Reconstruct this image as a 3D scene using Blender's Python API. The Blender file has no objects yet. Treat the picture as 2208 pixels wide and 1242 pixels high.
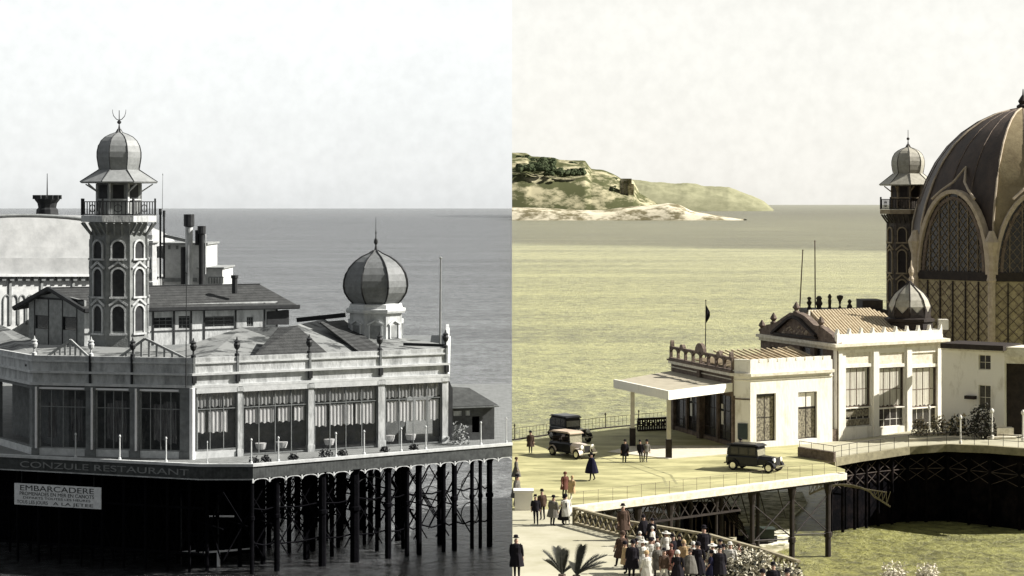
import bpy, bmesh, math, random
from mathutils import Vector
R = math.radians
random.seed(7)
sc = bpy.context.scene
col = sc.collection
# ------------------------------------------------------------------ camera, world, sun, exposure
F = 4200.0            # focal length in photo pixels (photo 2208 wide)
CX, HY, CZ = 1104.0, 440.0, 26.0
cam_d = bpy.data.cameras.new('camera'); cam = bpy.data.objects.new('camera', cam_d); col.objects.link(cam)
cam.location = (0, 0, CZ); cam.rotation_euler = (R(90), 0, 0)
cam_d.sensor_width = 36; cam_d.lens = F/2208*36; cam_d.shift_y = -(621-HY)/2208
cam_d.clip_start = 1; cam_d.clip_end = 90000
sc.camera = cam
SUN = Vector((.80, .05, .60)).normalized()
sl = bpy.data.lights.new('sun', 'SUN'); sl.energy = 5.0; sl.angle = R(.55); sl.color = (1, .96, .90)
so = bpy.data.objects.new('sun', sl); col.objects.link(so); so.rotation_euler = SUN.to_track_quat('Z', 'Y').to_euler()
so.location = (60, 100, 90)
sc.view_settings.view_transform = 'Standard'; sc.view_settings.look = 'None'
sc.view_settings.exposure = 1.0; sc.view_settings.gamma = 1
wd = bpy.data.worlds.new('World'); sc.world = wd; wd.use_nodes = True
nt = wd.node_tree; N = nt.nodes; L = nt.links; N.clear()
def nd(t, N=N, **k):
    n = N.new(t)
    for a, v in k.items(): setattr(n, a, v)
    return n
wo = nd('ShaderNodeOutputWorld'); bg1 = nd('ShaderNodeBackground'); bg2 = nd('ShaderNodeBackground'); mx = nd('ShaderNodeMixShader')
sky = nd('ShaderNodeTexSky', sky_type='NISHITA', sun_disc=False)
sky.sun_elevation = math.asin(SUN.z); sky.sun_rotation = math.atan2(SUN.x, SUN.y)
L.new(sky.outputs[0], bg1.inputs[0]); bg1.inputs[1].default_value = .05
tc = nd('ShaderNodeTexCoord'); sp = nd('ShaderNodeSeparateXYZ'); L.new(tc.outputs['Generated'], sp.inputs[0])
def ramp(N, L, src, pts, interp='LINEAR'):
    r = N.new('ShaderNodeValToRGB'); r.color_ramp.interpolation = interp
    e = r.color_ramp.elements
    while len(e) < len(pts): e.new(.5)
    for i, (p, c) in enumerate(pts): e[i].position = p; e[i].color = (*c, 1)
    L.new(src, r.inputs[0]); return r
# overcast veil: cool and bright on the grey side of the coast, creamy on the other
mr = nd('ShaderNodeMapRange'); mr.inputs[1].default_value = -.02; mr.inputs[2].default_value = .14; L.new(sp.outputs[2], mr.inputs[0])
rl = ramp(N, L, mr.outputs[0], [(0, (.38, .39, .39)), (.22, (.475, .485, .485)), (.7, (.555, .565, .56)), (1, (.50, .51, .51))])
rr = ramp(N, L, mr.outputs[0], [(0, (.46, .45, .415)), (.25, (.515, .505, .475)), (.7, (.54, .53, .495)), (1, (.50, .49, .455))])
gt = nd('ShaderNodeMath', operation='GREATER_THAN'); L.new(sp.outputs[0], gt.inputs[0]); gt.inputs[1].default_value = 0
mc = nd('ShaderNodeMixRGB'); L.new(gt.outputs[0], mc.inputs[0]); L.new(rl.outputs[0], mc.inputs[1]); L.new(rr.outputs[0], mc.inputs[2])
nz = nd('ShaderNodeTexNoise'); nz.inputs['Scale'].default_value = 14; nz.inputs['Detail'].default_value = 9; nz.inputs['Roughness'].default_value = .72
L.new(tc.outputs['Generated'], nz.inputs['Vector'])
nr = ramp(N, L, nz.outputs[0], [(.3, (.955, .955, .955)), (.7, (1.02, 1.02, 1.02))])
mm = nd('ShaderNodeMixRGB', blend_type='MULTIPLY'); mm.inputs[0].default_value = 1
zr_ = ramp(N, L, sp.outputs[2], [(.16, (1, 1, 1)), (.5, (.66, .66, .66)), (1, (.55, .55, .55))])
ya_ = nd('ShaderNodeMapRange'); ya_.inputs[1].default_value = -.6; ya_.inputs[2].default_value = .55; ya_.inputs[3].default_value = .32; ya_.inputs[4].default_value = 1; L.new(sp.outputs[1], ya_.inputs[0])  # unseen sky overhead and behind the camera dimmed to deepen the shade
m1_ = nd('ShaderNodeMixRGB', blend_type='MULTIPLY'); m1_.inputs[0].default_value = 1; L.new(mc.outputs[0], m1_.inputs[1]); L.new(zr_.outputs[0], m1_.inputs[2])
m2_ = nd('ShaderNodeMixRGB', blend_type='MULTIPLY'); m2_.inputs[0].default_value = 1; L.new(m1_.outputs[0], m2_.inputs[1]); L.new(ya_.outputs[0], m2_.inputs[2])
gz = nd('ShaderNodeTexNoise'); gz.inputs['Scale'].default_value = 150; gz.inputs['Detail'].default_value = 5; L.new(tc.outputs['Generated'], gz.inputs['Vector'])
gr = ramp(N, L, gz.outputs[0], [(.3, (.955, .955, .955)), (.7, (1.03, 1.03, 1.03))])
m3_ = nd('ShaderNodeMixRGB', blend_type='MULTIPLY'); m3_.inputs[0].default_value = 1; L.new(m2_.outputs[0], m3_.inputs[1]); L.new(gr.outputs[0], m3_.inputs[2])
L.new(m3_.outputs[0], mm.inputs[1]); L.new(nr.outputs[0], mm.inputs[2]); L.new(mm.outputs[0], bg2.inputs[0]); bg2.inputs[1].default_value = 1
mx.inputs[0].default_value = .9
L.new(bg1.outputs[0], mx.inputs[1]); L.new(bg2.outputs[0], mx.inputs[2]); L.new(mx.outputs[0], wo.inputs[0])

# ------------------------------------------------------------------ maths
def YS(u): return u*F/5000
def W(px, py, z):
    Y = (CZ-z)*F/(py-HY); return Vector(((px-CX)*Y/F, Y, z))
def A(px, py, u):
    Y = YS(u); return Vector(((px-CX)*Y/F, Y, CZ-(py-HY)*Y/F))
def Z(py, Y): return CZ-(py-HY)*Y/F
def XY(px, u): return ((px-CX)*YS(u)/F, YS(u))

# ------------------------------------------------------------------ materials
MATS = {}
def mat(name, c1, c2=None, rough=.8, scale=1.5, bump=.0, stretch=(1, 1, 1), spec=.3, metal=0, detail=8, lo=.35, hi=.65, wave=None):
    if name in MATS: return MATS[name]
    kf = .80 if name.startswith('grey') else .98
    if not metal:
        c1 = tuple(x*kf for x in c1); c2 = tuple(x*kf for x in c2) if c2 else None
    m = bpy.data.materials.new(name); m.use_nodes = True; T = m.node_tree; n = T.nodes; l = T.links
    b = n['Principled BSDF']; b.inputs['Roughness'].default_value = rough; b.inputs['Specular IOR Level'].default_value = spec
    b.inputs['Metallic'].default_value = metal
    if c2 is None: c2 = tuple(x*.72 for x in c1)
    t = n.new('ShaderNodeTexCoord'); mp = n.new('ShaderNodeMapping'); mp.inputs['Scale'].default_value = stretch
    l.new(t.outputs['Object'], mp.inputs[0])
    z = n.new('ShaderNodeTexNoise'); z.inputs['Scale'].default_value = scale; z.inputs['Detail'].default_value = detail; z.inputs['Roughness'].default_value = .7
    l.new(mp.outputs[0], z.inputs['Vector'])
    r = ramp(n, l, z.outputs[0], [(lo, c2), (hi, c1)])
    out = r.outputs[0]
    if wave:
        wv = n.new('ShaderNodeTexWave'); wv.inputs['Scale'].default_value = wave[0]; wv.bands_direction = wave[1]; wv.inputs['Distortion'].default_value = .6
        l.new(t.outputs['Object'], wv.inputs[0])
        r2 = ramp(n, l, wv.outputs[0], [(.1, (wave[2],)*3), (.5, (1, 1, 1))])
        mu = n.new('ShaderNodeMixRGB'); mu.blend_type = 'MULTIPLY'; mu.inputs[0].default_value = 1
        l.new(out, mu.inputs[1]); l.new(r2.outputs[0], mu.inputs[2]); out = mu.outputs[0]
    l.new(out, b.inputs['Base Color'])
    if bump:
        bp = n.new('ShaderNodeBump'); bp.inputs['Strength'].default_value = bump; bp.inputs['Distance'].default_value = .1
        z2 = n.new('ShaderNodeTexNoise'); z2.inputs['Scale'].default_value = scale*5; z2.inputs['Detail'].default_value = 6
        l.new(mp.outputs[0], z2.inputs['Vector']); l.new(z2.outputs[0], bp.inputs['Height']); l.new(bp.outputs[0], b.inputs['Normal'])
    MATS[name] = m; return m
def glass(name, tint, trans=.55, rough=.08):
    m = bpy.data.materials.new(name); m.use_nodes = True; n = m.node_tree.nodes; l = m.node_tree.links; n.clear()
    o = n.new('ShaderNodeOutputMaterial'); g = n.new('ShaderNodeBsdfPrincipled'); t = n.new('ShaderNodeBsdfTransparent'); x = n.new('ShaderNodeMixShader')
    g.inputs['Base Color'].default_value = (*tint, 1); g.inputs['Roughness'].default_value = rough
    x.inputs[0].default_value = 1-trans; l.new(t.outputs[0], x.inputs[1]); l.new(g.outputs[0], x.inputs[2]); l.new(x.outputs[0], o.inputs[0])
    return m
# grey side
g_wall = mat('grey_painted_wall', (.66, .68, .68), (.25, .262, .262), scale=1.3, bump=.3, stretch=(1, 1, .4), lo=.3, hi=.58)
g_white = mat('grey_white_trim', (.78, .80, .80), (.55, .57, .57), scale=2, bump=.1)
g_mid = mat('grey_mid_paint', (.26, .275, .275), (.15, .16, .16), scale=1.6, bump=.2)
g_panel = mat('grey_panel', (.36, .375, .37), (.22, .23, .23), scale=2.2, bump=.2)
g_dark = mat('grey_dark_iron', (.035, .038, .04), (.015, .016, .018), scale=2, rough=.6)
g_black = mat('grey_tarred_timber', (.006, .006, .008), (.002, .002, .003), scale=.9, rough=.9, bump=.4, spec=.05)  # near-black stands in for shade on the parts below the deck
g_roof = mat('grey_slate_roof', (.075, .078, .078), (.035, .037, .037), scale=1.8, bump=.5, wave=(1.6, 'Z', .6))
g_flat = mat('grey_patched_felt_roof', (.27, .28, .275), (.055, .06, .06), scale=.75, bump=.4, stretch=(.6, 1.4, 1), lo=.42, hi=.5)
g_dome = mat('grey_zinc_dome', (.34, .355, .355), (.24, .25, .25), scale=2.5, rough=.55, spec=.35)
g_domed = mat('grey_dull_dome', (.23, .24, .245), (.15, .16, .16), scale=2.5, rough=.6)
g_cas2 = mat('grey_bright_linen', (1.15, 1.16, 1.16), (1.0, 1.0, 1.0))
g_cas = mat('grey_casino_white', (.70, .715, .71), (.48, .49, .49), scale=1.8)
g_vault = mat('grey_white_vault', (.46, .47, .47), (.33, .34, .34), scale=.7)
g_tower = mat('grey_tower_render', (.30, .315, .31), (.20, .21, .205), scale=1.7, bump=.3)
g_fascia = mat('grey_iron_fascia', (.12, .13, .128), (.055, .06, .06), scale=2.4, wave=(3.2, 'X', .5))
g_curt = mat('grey_curtain', (1.1, 1.1, 1.1), (.75, .76, .76), scale=3, stretch=(4, 4, .3))
g_curtd = mat('grey_curtain_shaded', (.50, .51, .51), (.12, .12, .125), scale=2, stretch=(4, 4, .3))  # darker curtain copy, shade of the left facade put into its colour
g_curtm = mat('grey_valance_net', (.62, .63, .63), (.32, .33, .33), scale=2, stretch=(3, 3, .5))
g_glass = glass('grey_window_glass', (.03, .032, .034), .82)
g_glassd = mat('grey_dark_glass', (.03, .033, .035), (.012, .013, .014), rough=.15, spec=.5, scale=3)
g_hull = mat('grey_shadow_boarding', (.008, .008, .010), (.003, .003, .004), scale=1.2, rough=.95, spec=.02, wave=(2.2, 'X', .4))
g_ink = mat('grey_sign_ink', (.05, .055, .055), rough=.8)
g_deck = mat('grey_deck_boards', (.30, .31, .305), (.18, .19, .185), scale=2, wave=(2.5, 'X', .8))
# sepia side
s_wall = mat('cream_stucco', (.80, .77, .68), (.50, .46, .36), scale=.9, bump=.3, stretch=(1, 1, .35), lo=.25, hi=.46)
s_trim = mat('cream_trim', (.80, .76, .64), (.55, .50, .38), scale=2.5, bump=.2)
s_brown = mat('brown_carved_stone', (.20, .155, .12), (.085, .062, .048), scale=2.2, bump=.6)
s_dark = mat('dark_brown_iron', (.035, .026, .02), (.014, .010, .009), scale=2, rough=.7)
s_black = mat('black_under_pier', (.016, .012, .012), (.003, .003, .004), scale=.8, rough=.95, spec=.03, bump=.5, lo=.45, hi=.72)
s_tile = mat('ochre_roof_tiles', (.36, .29, .18), (.22, .165, .10), scale=1.6, bump=.5)
s_tiled = mat('ochre_tile_ridge', (.52, .44, .30), (.34, .27, .17), scale=3)
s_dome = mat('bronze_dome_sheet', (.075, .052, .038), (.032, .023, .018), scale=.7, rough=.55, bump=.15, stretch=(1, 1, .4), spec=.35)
s_dome_lit = mat('olive_dome_sheet', (.30, .245, .14), (.20, .155, .085), scale=.9, rough=.55, bump=.15)  # sunlit copy of the dome sheet; the darker one carries painted shade
s_rib = mat('pale_brass_rib', (.50, .42, .32), (.34, .28, .20), scale=2)
s_lat = mat('olive_lattice', (.42, .36, .22), (.22, .18, .11), scale=2)
s_minar = mat('brown_minaret_render', (.13, .11, .09), (.055, .045, .038), scale=2, bump=.3)
s_grey = mat('greenish_zinc', (.42, .40, .33), (.27, .255, .205), scale=2.5, rough=.6)
s_glassd = mat('dark_warm_glass', (.05, .045, .04), (.02, .017, .016), rough=.2, spec=.5, scale=4)
s_shade = mat('linen_blind', (.52, .50, .42), (.40, .38, .31), scale=2, stretch=(3, 3, .4))
s_art = mat('etched_glass_screen', (.34, .31, .22), (.07, .06, .045), scale=7, detail=8, lo=.40, hi=.62, stretch=(1, 1, .7))
s_post = mat('white_lamp_post_paint', (.78, .76, .68), rough=.6)
s_pave = mat('pale_promenade_edge', (.62, .58, .47), (.50, .46, .36), scale=1.5)
s_green = mat('dark_green_leaf', (.05, .05, .035), (.02, .022, .016), scale=4, rough=.7)
s_pale = mat('pale_blossom', (.66, .62, .50), (.34, .31, .22), scale=6, rough=.9)
s_board = mat('dark_teal_board', (.03, .045, .045), rough=.5)
c_black = mat('black_car_paint', (.010, .010, .013), rough=.3, spec=.3, scale=.8)
c_cream = mat('cream_car_paint', (.68, .58, .48), (.55, .46, .38), rough=.3, spec=.5)
c_chrome = mat('bright_nickel', (.75, .73, .68), rough=.2, metal=1)
c_tyre = mat('black_rubber', (.02, .018, .018), rough=.9)
c_tan = mat('tan_hood_fabric', (.50, .40, .30), rough=.9)
c_lamp = mat('white_headlamp_glass', (.85, .83, .76), rough=.25)
skin = mat('skin', (.42, .27, .20), (.36, .22, .16), rough=.6)
def cloth(n, c): return mat('cloth_'+n, c, rough=.95, scale=6, spec=.1)
k_black = cloth('black', (.018, .016, .020)); k_navy = cloth('navy', (.014, .014, .034)); k_brown = cloth('brown', (.09, .06, .045))
k_grey = cloth('grey', (.16, .15, .13)); k_white = cloth('white', (.66, .64, .58)); k_tan = cloth('tan', (.50, .36, .20)); k_rust = cloth('rust', (.14, .06, .045))

# ------------------------------------------------------------------ mesh builder
class MB:
    def __init__(s): s.v = []; s.f = []; s.m = []
    def add(s, vs, fs, mi=0):
        o = len(s.v); s.v += [Vector(v) for v in vs]; s.f += [tuple(i+o for i in f) for f in fs]; s.m += [mi]*len(fs); return s
    def hexa(s, b, t, mi=0):     # b,t: 4 points each, counter-clockwise from above
        return s.add(list(b)+list(t), [(3, 2, 1, 0), (4, 5, 6, 7), (0, 1, 5, 4), (1, 2, 6, 5), (2, 3, 7, 6), (3, 0, 4, 7)], mi)
    def box(s, x0, x1, y0, y1, z0, z1, mi=0):
        return s.hexa([(x0, y0, z0), (x1, y0, z0), (x1, y1, z0), (x0, y1, z0)], [(x0, y0, z1), (x1, y0, z1), (x1, y1, z1), (x0, y1, z1)], mi)
    def prism(s, pts, z0, z1, mi=0):
        n = len(pts); b = [(p[0], p[1], z0) for p in pts]; t = [(p[0], p[1], z1) for p in pts]
        return s.add(b+t, [tuple(range(n-1, -1, -1)), tuple(range(n, 2*n))]+[(i, (i+1) % n, n+(i+1) % n, n+i) for i in range(n)], mi)
    def beam(s, p, q, w, h=None, mi=0):
        p = Vector(p); q = Vector(q); h = h or w; d = (q-p)
        if d.length < 1e-6: return s
        d.normalize(); up = Vector((0, 0, 1)) if abs(d.z) < .95 else Vector((0, 1, 0))
        a = d.cross(up).normalized()*w/2; c = a.cross(d).normalized()*h/2
        vs = [p-a-c, p+a-c, p+a+c, p-a+c, q-a-c, q+a-c, q+a+c, q-a+c]
        return s.add(vs, [(0, 1, 2, 3), (7, 6, 5, 4), (0, 4, 5, 1), (1, 5, 6, 2), (2, 6, 7, 3), (3, 7, 4, 0)], mi)
    def tube(s, pts, rad, n=6, mi=0):
        pts = [Vector(p) for p in pts]; rs = rad if isinstance(rad, (list, tuple)) else [rad]*len(pts); o = len(s.v); vs = []; fs = []
        for i, p in enumerate(pts):
            d = (pts[min(i+1, len(pts)-1)]-pts[max(i-1, 0)]).normalized()
            up = Vector((0, 0, 1)) if abs(d.z) < .9 else Vector((0, 1, 0))
            a = d.cross(up).normalized(); c = a.cross(d)
            vs += [p+(a*math.cos(2*math.pi*k/n)+c*math.sin(2*math.pi*k/n))*rs[i] for k in range(n)]
        for i in range(len(pts)-1):
            for k in range(n):
                k2 = (k+1) % n; fs.append((i*n+k, i*n+k2, (i+1)*n+k2, (i+1)*n+k))
        fs += [tuple(range(n-1, -1, -1)), tuple(range((len(pts)-1)*n, len(pts)*n))]
        return s.add(vs, fs, mi)
    def lathe(s, c, prof, n=16, ph=0, sy=1, mi=0, cap=True):
        vs = []; fs = []
        for r, z in prof:
            vs += [(c[0]+max(r, .001)*math.cos(ph+2*math.pi*k/n), c[1]+max(r, .001)*sy*math.sin(ph+2*math.pi*k/n), z) for k in range(n)]
        for i in range(len(prof)-1):
            for k in range(n):
                k2 = (k+1) % n; fs.append((i*n+k, i*n+k2, (i+1)*n+k2, (i+1)*n+k))
        if cap: fs += [tuple(range(n-1, -1, -1)), tuple(range((len(prof)-1)*n, len(prof)*n))]
        return s.add(vs, fs, mi)
    def sweep(s, pts, z0, z1, d0, d1, closed=False, mi=0):
        # moulding along a plan polyline, offset outwards (right of travel) from d0 to d1
        P = [Vector((p[0], p[1])) for p in pts]; n = len(P)
        def off(d):
            out = []
            for i in range(n):
                a = P[i]-P[i-1] if (i > 0 or closed) else P[1]-P[0]
                b = P[(i+1) % n]-P[i] if (i < n-1 or closed) else P[i]-P[i-1]
                a.normalize(); b.normalize(); na = Vector((a.y, -a.x)); nb = Vector((b.y, -b.x)); m = (na+nb).normalized()
                out.append(P[i]+m*(d/max(.3, m.dot(na))))
            return out
        I, O = off(d0), off(d1)
        for i in range(n if closed else n-1):
            j = (i+1) % n
            q = [O[i], O[j], I[j], I[i]]
            s.hexa([(p.x, p.y, z0) for p in q], [(p.x, p.y, z1) for p in q], mi)
        return s
    def build(s, name, m, parent=None, smooth=False, label=None):
        org = parent.matrix_world.translation if parent is not None and parent.get('wloc') is None else (Vector(parent['wloc']) if parent is not None else Vector((0, 0, 0)))
        me = bpy.data.meshes.new(name); me.from_pydata([v-org for v in s.v], [], s.f); me.update()
        for x in (m if isinstance(m, (list, tuple)) else [m]): me.materials.append(x)
        for p, i in zip(me.polygons, s.m): p.material_index = i; p.use_smooth = smooth
        bm = bmesh.new(); bm.from_mesh(me); bmesh.ops.recalc_face_normals(bm, faces=bm.faces); bm.to_mesh(me); bm.free()
        o = bpy.data.objects.new(name, me); col.objects.link(o)
        if parent is not None:
            o.parent = parent; o['wloc'] = tuple(org)
        else: o['wloc'] = (0, 0, 0)
        if label: o['label'] = label
        return o
def thing(name, label, cat, loc, rz=0, group=None):
    o = bpy.data.objects.new(name, None); col.objects.link(o); o.location = loc; o.rotation_euler = (0, 0, rz); o.empty_display_size = .5
    o['label'] = label; o['category'] = cat; o['wloc'] = tuple(loc)
    if group: o['group'] = group
    return o
def tag(o, label, cat, group=None):
    o['label'] = label; o['category'] = cat
    if group: o['group'] = group
    return o
def rebase(o):          # put the origin of a single-mesh thing at its own base
    me = o.data; xs = [v.co for v in me.vertices]; c = sum(xs, Vector())/len(xs); c.z = min(v.z for v in xs)
    for v in me.vertices: v.co -= c
    o.location = c; o['wloc'] = tuple(c); return o
def structure(o, kind='structure'): o['kind'] = kind; return o
def copy_tree(o, parent=None):
    c = o.copy(); col.objects.link(c)
    if parent is not None: c.parent = parent
    for ch in list(o.children): copy_tree(ch, c)
    return c

class Face:
    """vertical plane through plan points p,q; outward normal to the right of travel"""
    def __init__(s, p, q):
        s.p = Vector((p[0], p[1])); s.q = Vector((q[0], q[1])); s.len = (s.q-s.p).length; s.d = (s.q-s.p).normalized(); s.n = Vector((s.d.y, -s.d.x))
    def t(s, px):
        r = (px-CX)/F; return (r*s.p.y-s.p.x)/(s.d.x-r*s.d.y)
    def z(s, px, py):
        return Z(py, s.p.y+s.t(px)*s.d.y)
    def pt(s, t, z, d=0):
        v = s.p+s.d*t+s.n*d; return Vector((v.x, v.y, z))
    def box(s, mb, t0, t1, z0, z1, d0, d1, mi=0):
        b = [s.pt(t0, z0, d1), s.pt(t1, z0, d1), s.pt(t1, z0, d0), s.pt(t0, z0, d0)]
        t = [s.pt(t0, z1, d1), s.pt(t1, z1, d1), s.pt(t1, z1, d0), s.pt(t0, z1, d0)]
        mb.hexa(b, t, mi)
    def poly(s, mb, pts, d0, d1, mi=0):   # pts: (t,z) outline
        n = len(pts); a = [s.pt(t, z, d1) for t, z in pts]; b = [s.pt(t, z, d0) for t, z in pts]
        mb.add(a+b, [tuple(range(n)), tuple(range(2*n-1, n-1, -1))]+[(i, n+i, n+(i+1) % n, (i+1) % n) for i in range(n)], mi)
    def wall(s, mb, t0, t1, z0, z1, holes, d0, d1, mi=0):
        # holes: (ta,tb,za,zb) sorted, one column each, may be several in the same column
        cols = {}
        for h in holes: cols.setdefault((h[0], h[1]), []).append((h[2], h[3]))
        t = t0
        for (a, b) in sorted(cols):
            s.box(mb, t, a, z0, z1, d0, d1, mi); z = z0
            for (za, zb) in sorted(cols[(a, b)]):
                if za > z+.01: s.box(mb, a, b, z, za, d0, d1, mi)
                z = zb
            if z < z1-.01: s.box(mb, a, b, z, z1, d0, d1, mi)
            t = b
        s.box(mb, t, t1, z0, z1, d0, d1, mi)
    def window(s, parent, t0, t1, z0, z1, nx, ny, mf, mg, d=0, fw=.07, name='window', zs=None):
        f = MB()
        s.box(f, t0, t1, z0, z0+fw, d-.05, d+.05); s.box(f, t0, t1, z1-fw, z1, d-.05, d+.05)
        s.box(f, t0, t0+fw, z0+fw, z1-fw, d-.05, d+.05); s.box(f, t1-fw, t1, z0+fw, z1-fw, d-.05, d+.05)
        for i in range(1, nx):
            t = t0+(t1-t0)*i/nx; s.box(f, t-fw/3, t+fw/3, z0+fw, z1-fw, d-.03, d+.03)
        for z in (zs if zs else [z0+(z1-z0)*j/ny for j in range(1, ny)]):
            s.box(f, t0+fw, t1-fw, z-fw/3, z+fw/3, d-.026, d+.026)
        o = f.build(name, mf, parent)
        g = MB(); s.box(g, t0+.02, t1-.02, z0+.02, z1-.02, d-.012, d-.004); g.build('pane', mg, o)
        return o
    def curtain(s, parent, t0, t1, z0, z1, m, d, amp=.06, lam=.28, name='curtain'):
        n = max(4, int((t1-t0)/lam*4)); c = MB(); vs = []
        for i in range(n+1):
            t = t0+(t1-t0)*i/n; dd = d+amp*math.sin(i*math.pi/2+.6)
            vs += [s.pt(t, z0+.06*math.sin(i*.9), dd), s.pt(t, z1, dd), s.pt(t, z0+.06*math.sin(i*.9), dd-.02), s.pt(t, z1, dd-.02)]
        fs = []
        for i in range(n):
            a = 4*i; fs += [(a, a+4, a+5, a+1), (a+2, a+3, a+7, a+6)]
        fs += [(0, 1, 3, 2), (4*n, 4*n+2, 4*n+3, 4*n+1)]
        c.add(vs, fs); return c.build(name, m, parent)
def arch_pts(tc, z0, z1, w, n=8, pointed=0):
    zs = z1-w/2*(1+pointed); return [(tc-w/2, z0), (tc+w/2, z0)]+[(tc+w/2*math.cos(math.pi*i/n), zs+w/2*(1+pointed)*math.sin(math.pi*i/n)) for i in range(n+1)]
def ring_arch(face, mb, tc, zs, rx, rz, w, d0, d1, n=16, a0=0, a1=math.pi, mi=0):
    for i in range(n):
        a, b = a0+(a1-a0)*i/n, a0+(a1-a0)*(i+1)/n
        P = [(tc+rx*math.cos(a), zs+rz*math.sin(a)), (tc+(rx+w)*math.cos(a), zs+(rz+w)*math.sin(a)), (tc+(rx+w)*math.cos(b), zs+(rz+w)*math.sin(b)), (tc+rx*math.cos(b), zs+rz*math.sin(b))]
        face.poly(mb, P, d0, d1, mi)
def text_obj(s, size, p, xdir, m, parent, name='lettering', depth=.02, width=None, bold=False):
    bold = False
    cu = bpy.data.curves.new('lettering', 'FONT'); cu.body = s; cu.size = size; cu.extrude = depth; cu.align_x = 'LEFT'
    if bold: cu.offset = size*.03
    t = bpy.data.objects.new('tmp', cu); col.objects.link(t); bpy.context.view_layer.update()
    me = bpy.data.meshes.new_from_object(t.evaluated_get(bpy.context.evaluated_depsgraph_get())); bpy.data.objects.remove(t)
    wmax = max(v.co.x for v in me.vertices); k = (width/wmax) if width else 1
    xd = Vector((xdir[0], xdir[1], 0)).normalized(); nn = Vector((xd.y, -xd.x, 0)); org = Vector(parent['wloc'])
    for v in me.vertices: v.co = Vector(p)+xd*v.co.x*k+Vector((0, 0, 1))*v.co.y+nn*v.co.z-org
    me.materials.clear(); me.materials.append(m); me.name = name
    o = bpy.data.objects.new(name, me); col.objects.link(o); o.parent = parent; return o

# ================================================================== SEA
def sea_mat(name, stops, rough, spec, sx, bumpd, mottle=(.55, 1.3), slant=0):
    m = bpy.data.materials.new(name); m.use_nodes = True; n = m.node_tree.nodes; l = m.node_tree.links; b = n['Principled BSDF']
    b.inputs['Roughness'].default_value = rough; b.inputs['Specular IOR Level'].default_value = spec
    t = n.new('ShaderNodeTexCoord'); s = n.new('ShaderNodeSeparateXYZ'); l.new(t.outputs['Object'], s.inputs[0])
    # distance from shore picks the colour of the water (depth of the bottom, and on the grey side painted shade and haze); a logarithm keeps both ends workable
    big = n.new('ShaderNodeTexNoise'); big.inputs['Scale'].default_value = .0015; l.new(t.outputs['Object'], big.inputs['Vector'])
    lg = n.new('ShaderNodeMath'); lg.operation = 'LOGARITHM'; lg.inputs[1].default_value = 10; sl2 = n.new('ShaderNodeMath'); sl2.operation = 'MULTIPLY_ADD'; l.new(s.outputs[0], sl2.inputs[0]); sl2.inputs[1].default_value = slant; l.new(s.outputs[1], sl2.inputs[2]); l.new(sl2.outputs[0], lg.inputs[0])
    ad = n.new('ShaderNodeMath'); ad.operation = 'MULTIPLY_ADD'; l.new(big.outputs[0], ad.inputs[0]); ad.inputs[1].default_value = .04; l.new(lg.outputs[0], ad.inputs[2])
    mr = n.new('ShaderNodeMapRange'); mr.inputs[1].default_value = 2; mr.inputs[2].default_value = 5; l.new(ad.outputs[0], mr.inputs[0])
    r = ramp(n, l, mr.outputs[0], [((math.log10(max(p, 1))-2)/3, c) for p, c in stops])
    mu = n.new('ShaderNodeMixRGB'); mu.blend_type = 'MULTIPLY'; mu.inputs[0].default_value = 1; l.new(r.outputs[0], mu.inputs[1])
    bc = None; h = None
    for i, (sc_, st, w) in enumerate(((.8, sx*.25, .50), (.17, sx*.22, .40), (.022, sx*.8, .30))):
        mp = n.new('ShaderNodeMapping'); mp.inputs['Scale'].default_value = (1/st, 1, 1); mp.inputs['Rotation'].default_value = (0, 0, .03*(i-1)); l.new(t.outputs['Object'], mp.inputs[0])
        z = n.new('ShaderNodeTexNoise'); z.inputs['Scale'].default_value = sc_; z.inputs['Detail'].default_value = 7; z.inputs['Roughness'].default_value = .68; l.new(mp.outputs[0], z.inputs['Vector'])
        k = n.new('ShaderNodeMath'); k.operation = 'MULTIPLY'; k.inputs[1].default_value = w/1.2; l.new(z.outputs[0], k.inputs[0])
        if bc is None: bc = k.outputs[0]; h = z.outputs[0]
        else:
            a = n.new('ShaderNodeMath'); a.operation = 'ADD'; l.new(bc, a.inputs[0]); l.new(k.outputs[0], a.inputs[1]); bc = a.outputs[0]
    rm = ramp(n, l, bc, [(.44, (mottle[0],)*3), (.56, (mottle[1],)*3)])  # light and dark of the ripples painted into the water colour
    l.new(rm.outputs[0], mu.inputs[2]); l.new(mu.outputs[0], b.inputs['Base Color'])
    bp = n.new('ShaderNodeBump'); bp.inputs['Strength'].default_value = .8; bp.inputs['Distance'].default_value = bumpd; l.new(h, bp.inputs['Height']); l.new(bp.outputs[0], b.inputs['Normal'])
    return m
wl = sea_mat('grey_sea_water', [(130, (.010, .011, .012)), (148, (.03, .032, .034)), (162, (.10, .105, .108)), (180, (.15, .157, .16)), (240, (.12, .125, .127)), (420, (.095, .10, .10)), (700, (.06, .063, .065)), (3000, (.035, .037, .038)), (11000, (.10, .105, .105))], .22, .14, 3.5, 2.2, mottle=(.25, 1.75))  # nearest stops paint pier shade and reflection, the farthest paints haze
wr = sea_mat('olive_sea_water', [(130, (.20, .185, .055)), (165, (.23, .22, .06)), (190, (.25, .245, .075)), (230, (.30, .295, .11)), (600, (.32, .31, .13)), (1290, (.34, .33, .17)), (1380, (.15, .142, .07)), (2500, (.17, .162, .085)), (6000, (.12, .112, .06)), (30000, (.19, .185, .12))], .35, .35, 3.6, 1.6, mottle=(.5, 1.42), slant=1.0)
def sheet(name, m, x0, x1, y0, y1, z=0):
    mb = MB(); mb.add([(x0, y0, z), (x1, y0, z), (x1, y1, z), (x0, y1, z)], [(0, 1, 2, 3)]); return structure(mb.build(name, m))
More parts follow.
